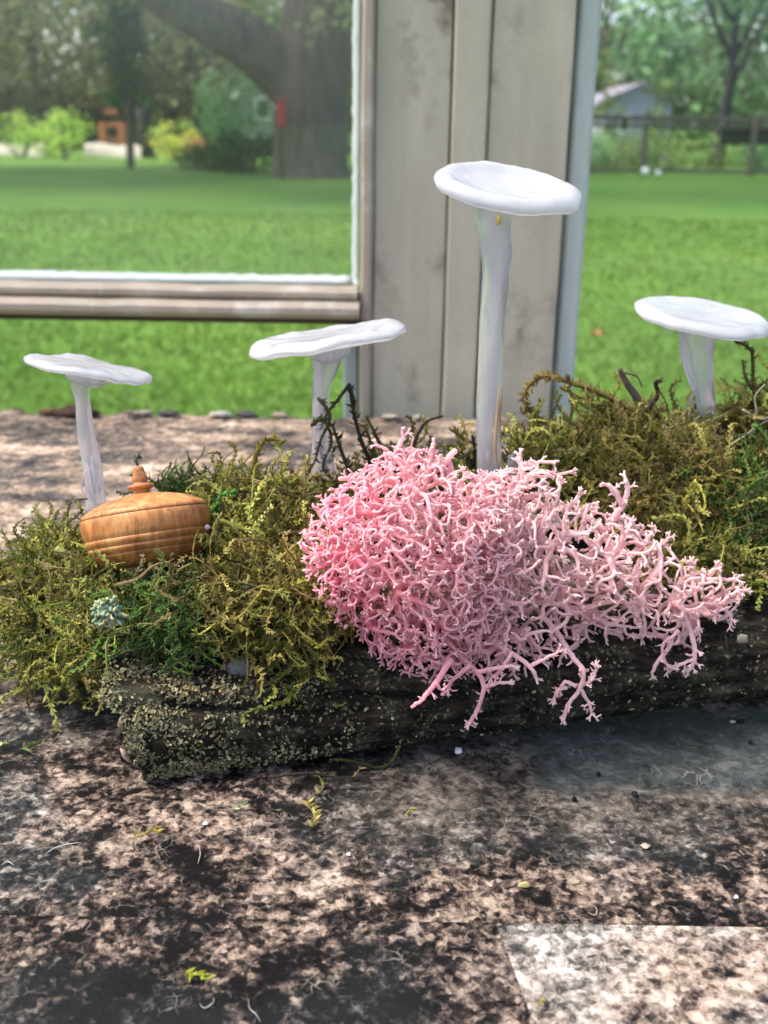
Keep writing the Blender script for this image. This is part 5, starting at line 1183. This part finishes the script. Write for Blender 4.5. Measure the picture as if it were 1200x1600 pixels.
scrap('brownish curl on the table below the log shadow', 560, 1210, 34, 0.7, (0.30, 0.20, 0.10), 10, 6, 10)
def flake(label, px, py, rx, ry, col, seed, th=0.0003, name='flake', mat=None, z=0.0003):
    r = np.random.default_rng(seed); c = PZ(px, py, z); k = c[1] / FPX * 1.15; m = 9; an = np.arange(m) * 2 * math.pi / m; rr = r.uniform(0.65, 1.2, m)
    ring = c + np.stack([np.cos(an) * rr * rx * k, np.sin(an) * rr * ry * k * 1.6, np.zeros(m)], -1); up = np.array([0, 0, th]); mb = MB()
    V = np.vstack([ring, ring * 0.85 + c * 0.15 + up, [c + up * 1.5]]); mb.add(V, [[i, (i + 1) % m, m + (i + 1) % m, m + i] for i in range(m)], [[2 * m, m + i, m + (i + 1) % m] for i in range(m)], np.array(col) * 0.62)
    return tag(mb.build(name, mat or M_flake, None, origin=c), label, 'debris')
flake('small white flake on the table under the hanging lichen', 716, 1174, 7, 5, (0.75, 0.76, 0.74), 1, 0.0006)
flake('yellowish seed husk on the mottled tile at the right', 820, 1384, 12, 4, (0.50, 0.42, 0.18), 2, 0.0006, 'seed_husk')
flake('white speck on the table left of centre', 321, 1287, 6, 3, (0.75, 0.72, 0.66), 3)
flake('black grit left of the slate glare', 897, 1250, 4, 3, (0.01, 0.01, 0.01), 4, 0.0006, 'grit')
flake('black grit on the slate tile above the glare', 934, 1211, 4, 3, (0.01, 0.01, 0.01), 5, 0.0006, 'grit')
flake('black grit in the middle of the slate glare', 992, 1242, 5, 4, (0.02, 0.02, 0.02), 6, 0.0006, 'grit')
flake('black speck near the right edge of the slate tile', 1172, 1161, 3, 3, (0.01, 0.01, 0.01), 7, 0.0006, 'grit')
flake('dark sliver beside a pale crumb on the slate tile', 1158, 1129, 7, 2, (0.012, 0.012, 0.012), 8, 0.0006, 'grit')
flake('pale crumb on the slate tile near the log', 1145, 1128, 5, 2, (0.5, 0.48, 0.42), 9)
flake('pinkish chip on the brown front of the table', 1008, 1322, 8, 4, (0.60, 0.44, 0.36), 10)
flake('white crumb on the mottled tile, left of the pale tile seam', 545, 1335, 4, 3, (0.78, 0.76, 0.7), 11)
flake('small white crumb near the right frame edge, pale tile', 1176, 1500, 4, 3, (0.78, 0.76, 0.74), 12)
flake('pale speck on the mottled tile above the pale tile', 1150, 1402, 4, 3, (0.72, 0.66, 0.6), 13)
def tablehair(label, pts, rad, col):
    mb = MB(); n = len(pts) * 6; p = smooth_path([PZ(a, b, 0.0005) for a, b in pts], n); tube(mb, p, 0.62 * rad * p[0][1] / FPX * np.sin(np.linspace(0.25, 2.9, n)), 5, np.array(col) * 0.6)
    tag(mb.build('fibre', M_flake, None, origin=p[0]), label, 'fibre')
tablehair('long white fibre lying on the dark blotch at the left of the table', [(70, 1335), (85, 1325), (105, 1319), (127, 1316)], 1.8, (0.66, 0.66, 0.62))
tablehair('short white fibre near the left edge of the table', [(2, 1352), (12, 1346), (22, 1352)], 1.6, (0.66, 0.66, 0.62))
tablehair('short white fibre above the short left one', [(30, 1330), (45, 1322), (56, 1322)], 1.4, (0.62, 0.6, 0.56))
tablehair('pale vertical fibre on the mottled table', [(311, 1320), (313, 1335), (309, 1350)], 2.4, (0.40, 0.31, 0.24))
tablehair('wavy pale fibre on the dark near tile', [(388, 1560), (390, 1575), (400, 1585), (408, 1598)], 1.5, (0.55, 0.48, 0.42))
tablehair('hooked pale fibre beside the yellow green scrap', [(312, 1568), (320, 1575), (333, 1566), (334, 1558)], 1.7, (0.62, 0.52, 0.44))
tablehair('pale looping fibre below the small yellowish seed husk', [(918, 1425), (930, 1430), (932, 1420), (922, 1412)], 2.0, (0.42, 0.35, 0.28))
flake('round pale disc of lichen stuck to the dark log at the right', 1161, 998, 8, 5, (0.42, 0.36, 0.25), 30, 0.0004, 'lichen_disc')
o = bpy.data.objects.get('lichen_disc'); q0 = P(1161, 998, 0.2245); o.location = q0; o.rotation_euler = (R(80), 0, LA)
# chips along the far table edge
for kx, (px, py, w, h, col) in enumerate(((75, 640, 14, 7, (0.20, 0.12, 0.07)), (122, 636, 36, 15, (0.085, 0.052, 0.04)), (215, 650, 8, 5, (0.45, 0.36, 0.27)), (228, 652, 10, 6, (0.5, 0.42, 0.33)), (262, 654, 16, 7, (0.13, 0.12, 0.11)), (345, 659, 18, 5, (0.66, 0.62, 0.55)), (385, 655, 16, 8, (0.12, 0.115, 0.11)), (437, 650, 12, 6, (0.48, 0.39, 0.3)), (610, 658, 14, 5, (0.55, 0.45, 0.36)), (655, 658, 10, 5, (0.5, 0.43, 0.36)))):
    c = P(px, py, YE - 0.006); c[2] = 0.002; k_ = YE / FPX; mb = MB(); nu, nv = 14, 8; V = []
    for b in range(nv + 1):
        for a in range(nu):
            th = math.pi * b / nv; ph = 2 * math.pi * a / nu; d = np.array([math.sin(th) * math.cos(ph), math.sin(th) * math.sin(ph), math.cos(th)])
            V.append(c + d * np.array([w, w * 0.6, h * 0.65]) * k_ * (1 + 0.5 * fbm(tuple(d * 1.8 + kx * 3.0))))
    mb.add(V, [[b * nu + a, (b + 1) * nu + a, (b + 1) * nu + (a + 1) % nu, b * nu + (a + 1) % nu] for b in range(nv) for a in range(nu)], None, np.array(col) * 0.6)
    nm = ['reddish chip nearest the left edge', 'largest dark brown crumb behind the first mushroom stem', 'pale chip right of the first mushroom', 'second pale chip right of the first mushroom', 'dark grey chip above the hooked moss', 'long whitish chip', 'dark grey chip left of the second mushroom', 'tan chip touching the second mushroom', 'tan chip below the post, left end', 'tan chip below the post, near the twig'][kx]
    tag(mb.build('edge_chip', M_flake, None, origin=c), nm + ' on the far table edge', 'chip', 'chips along the far table edge')
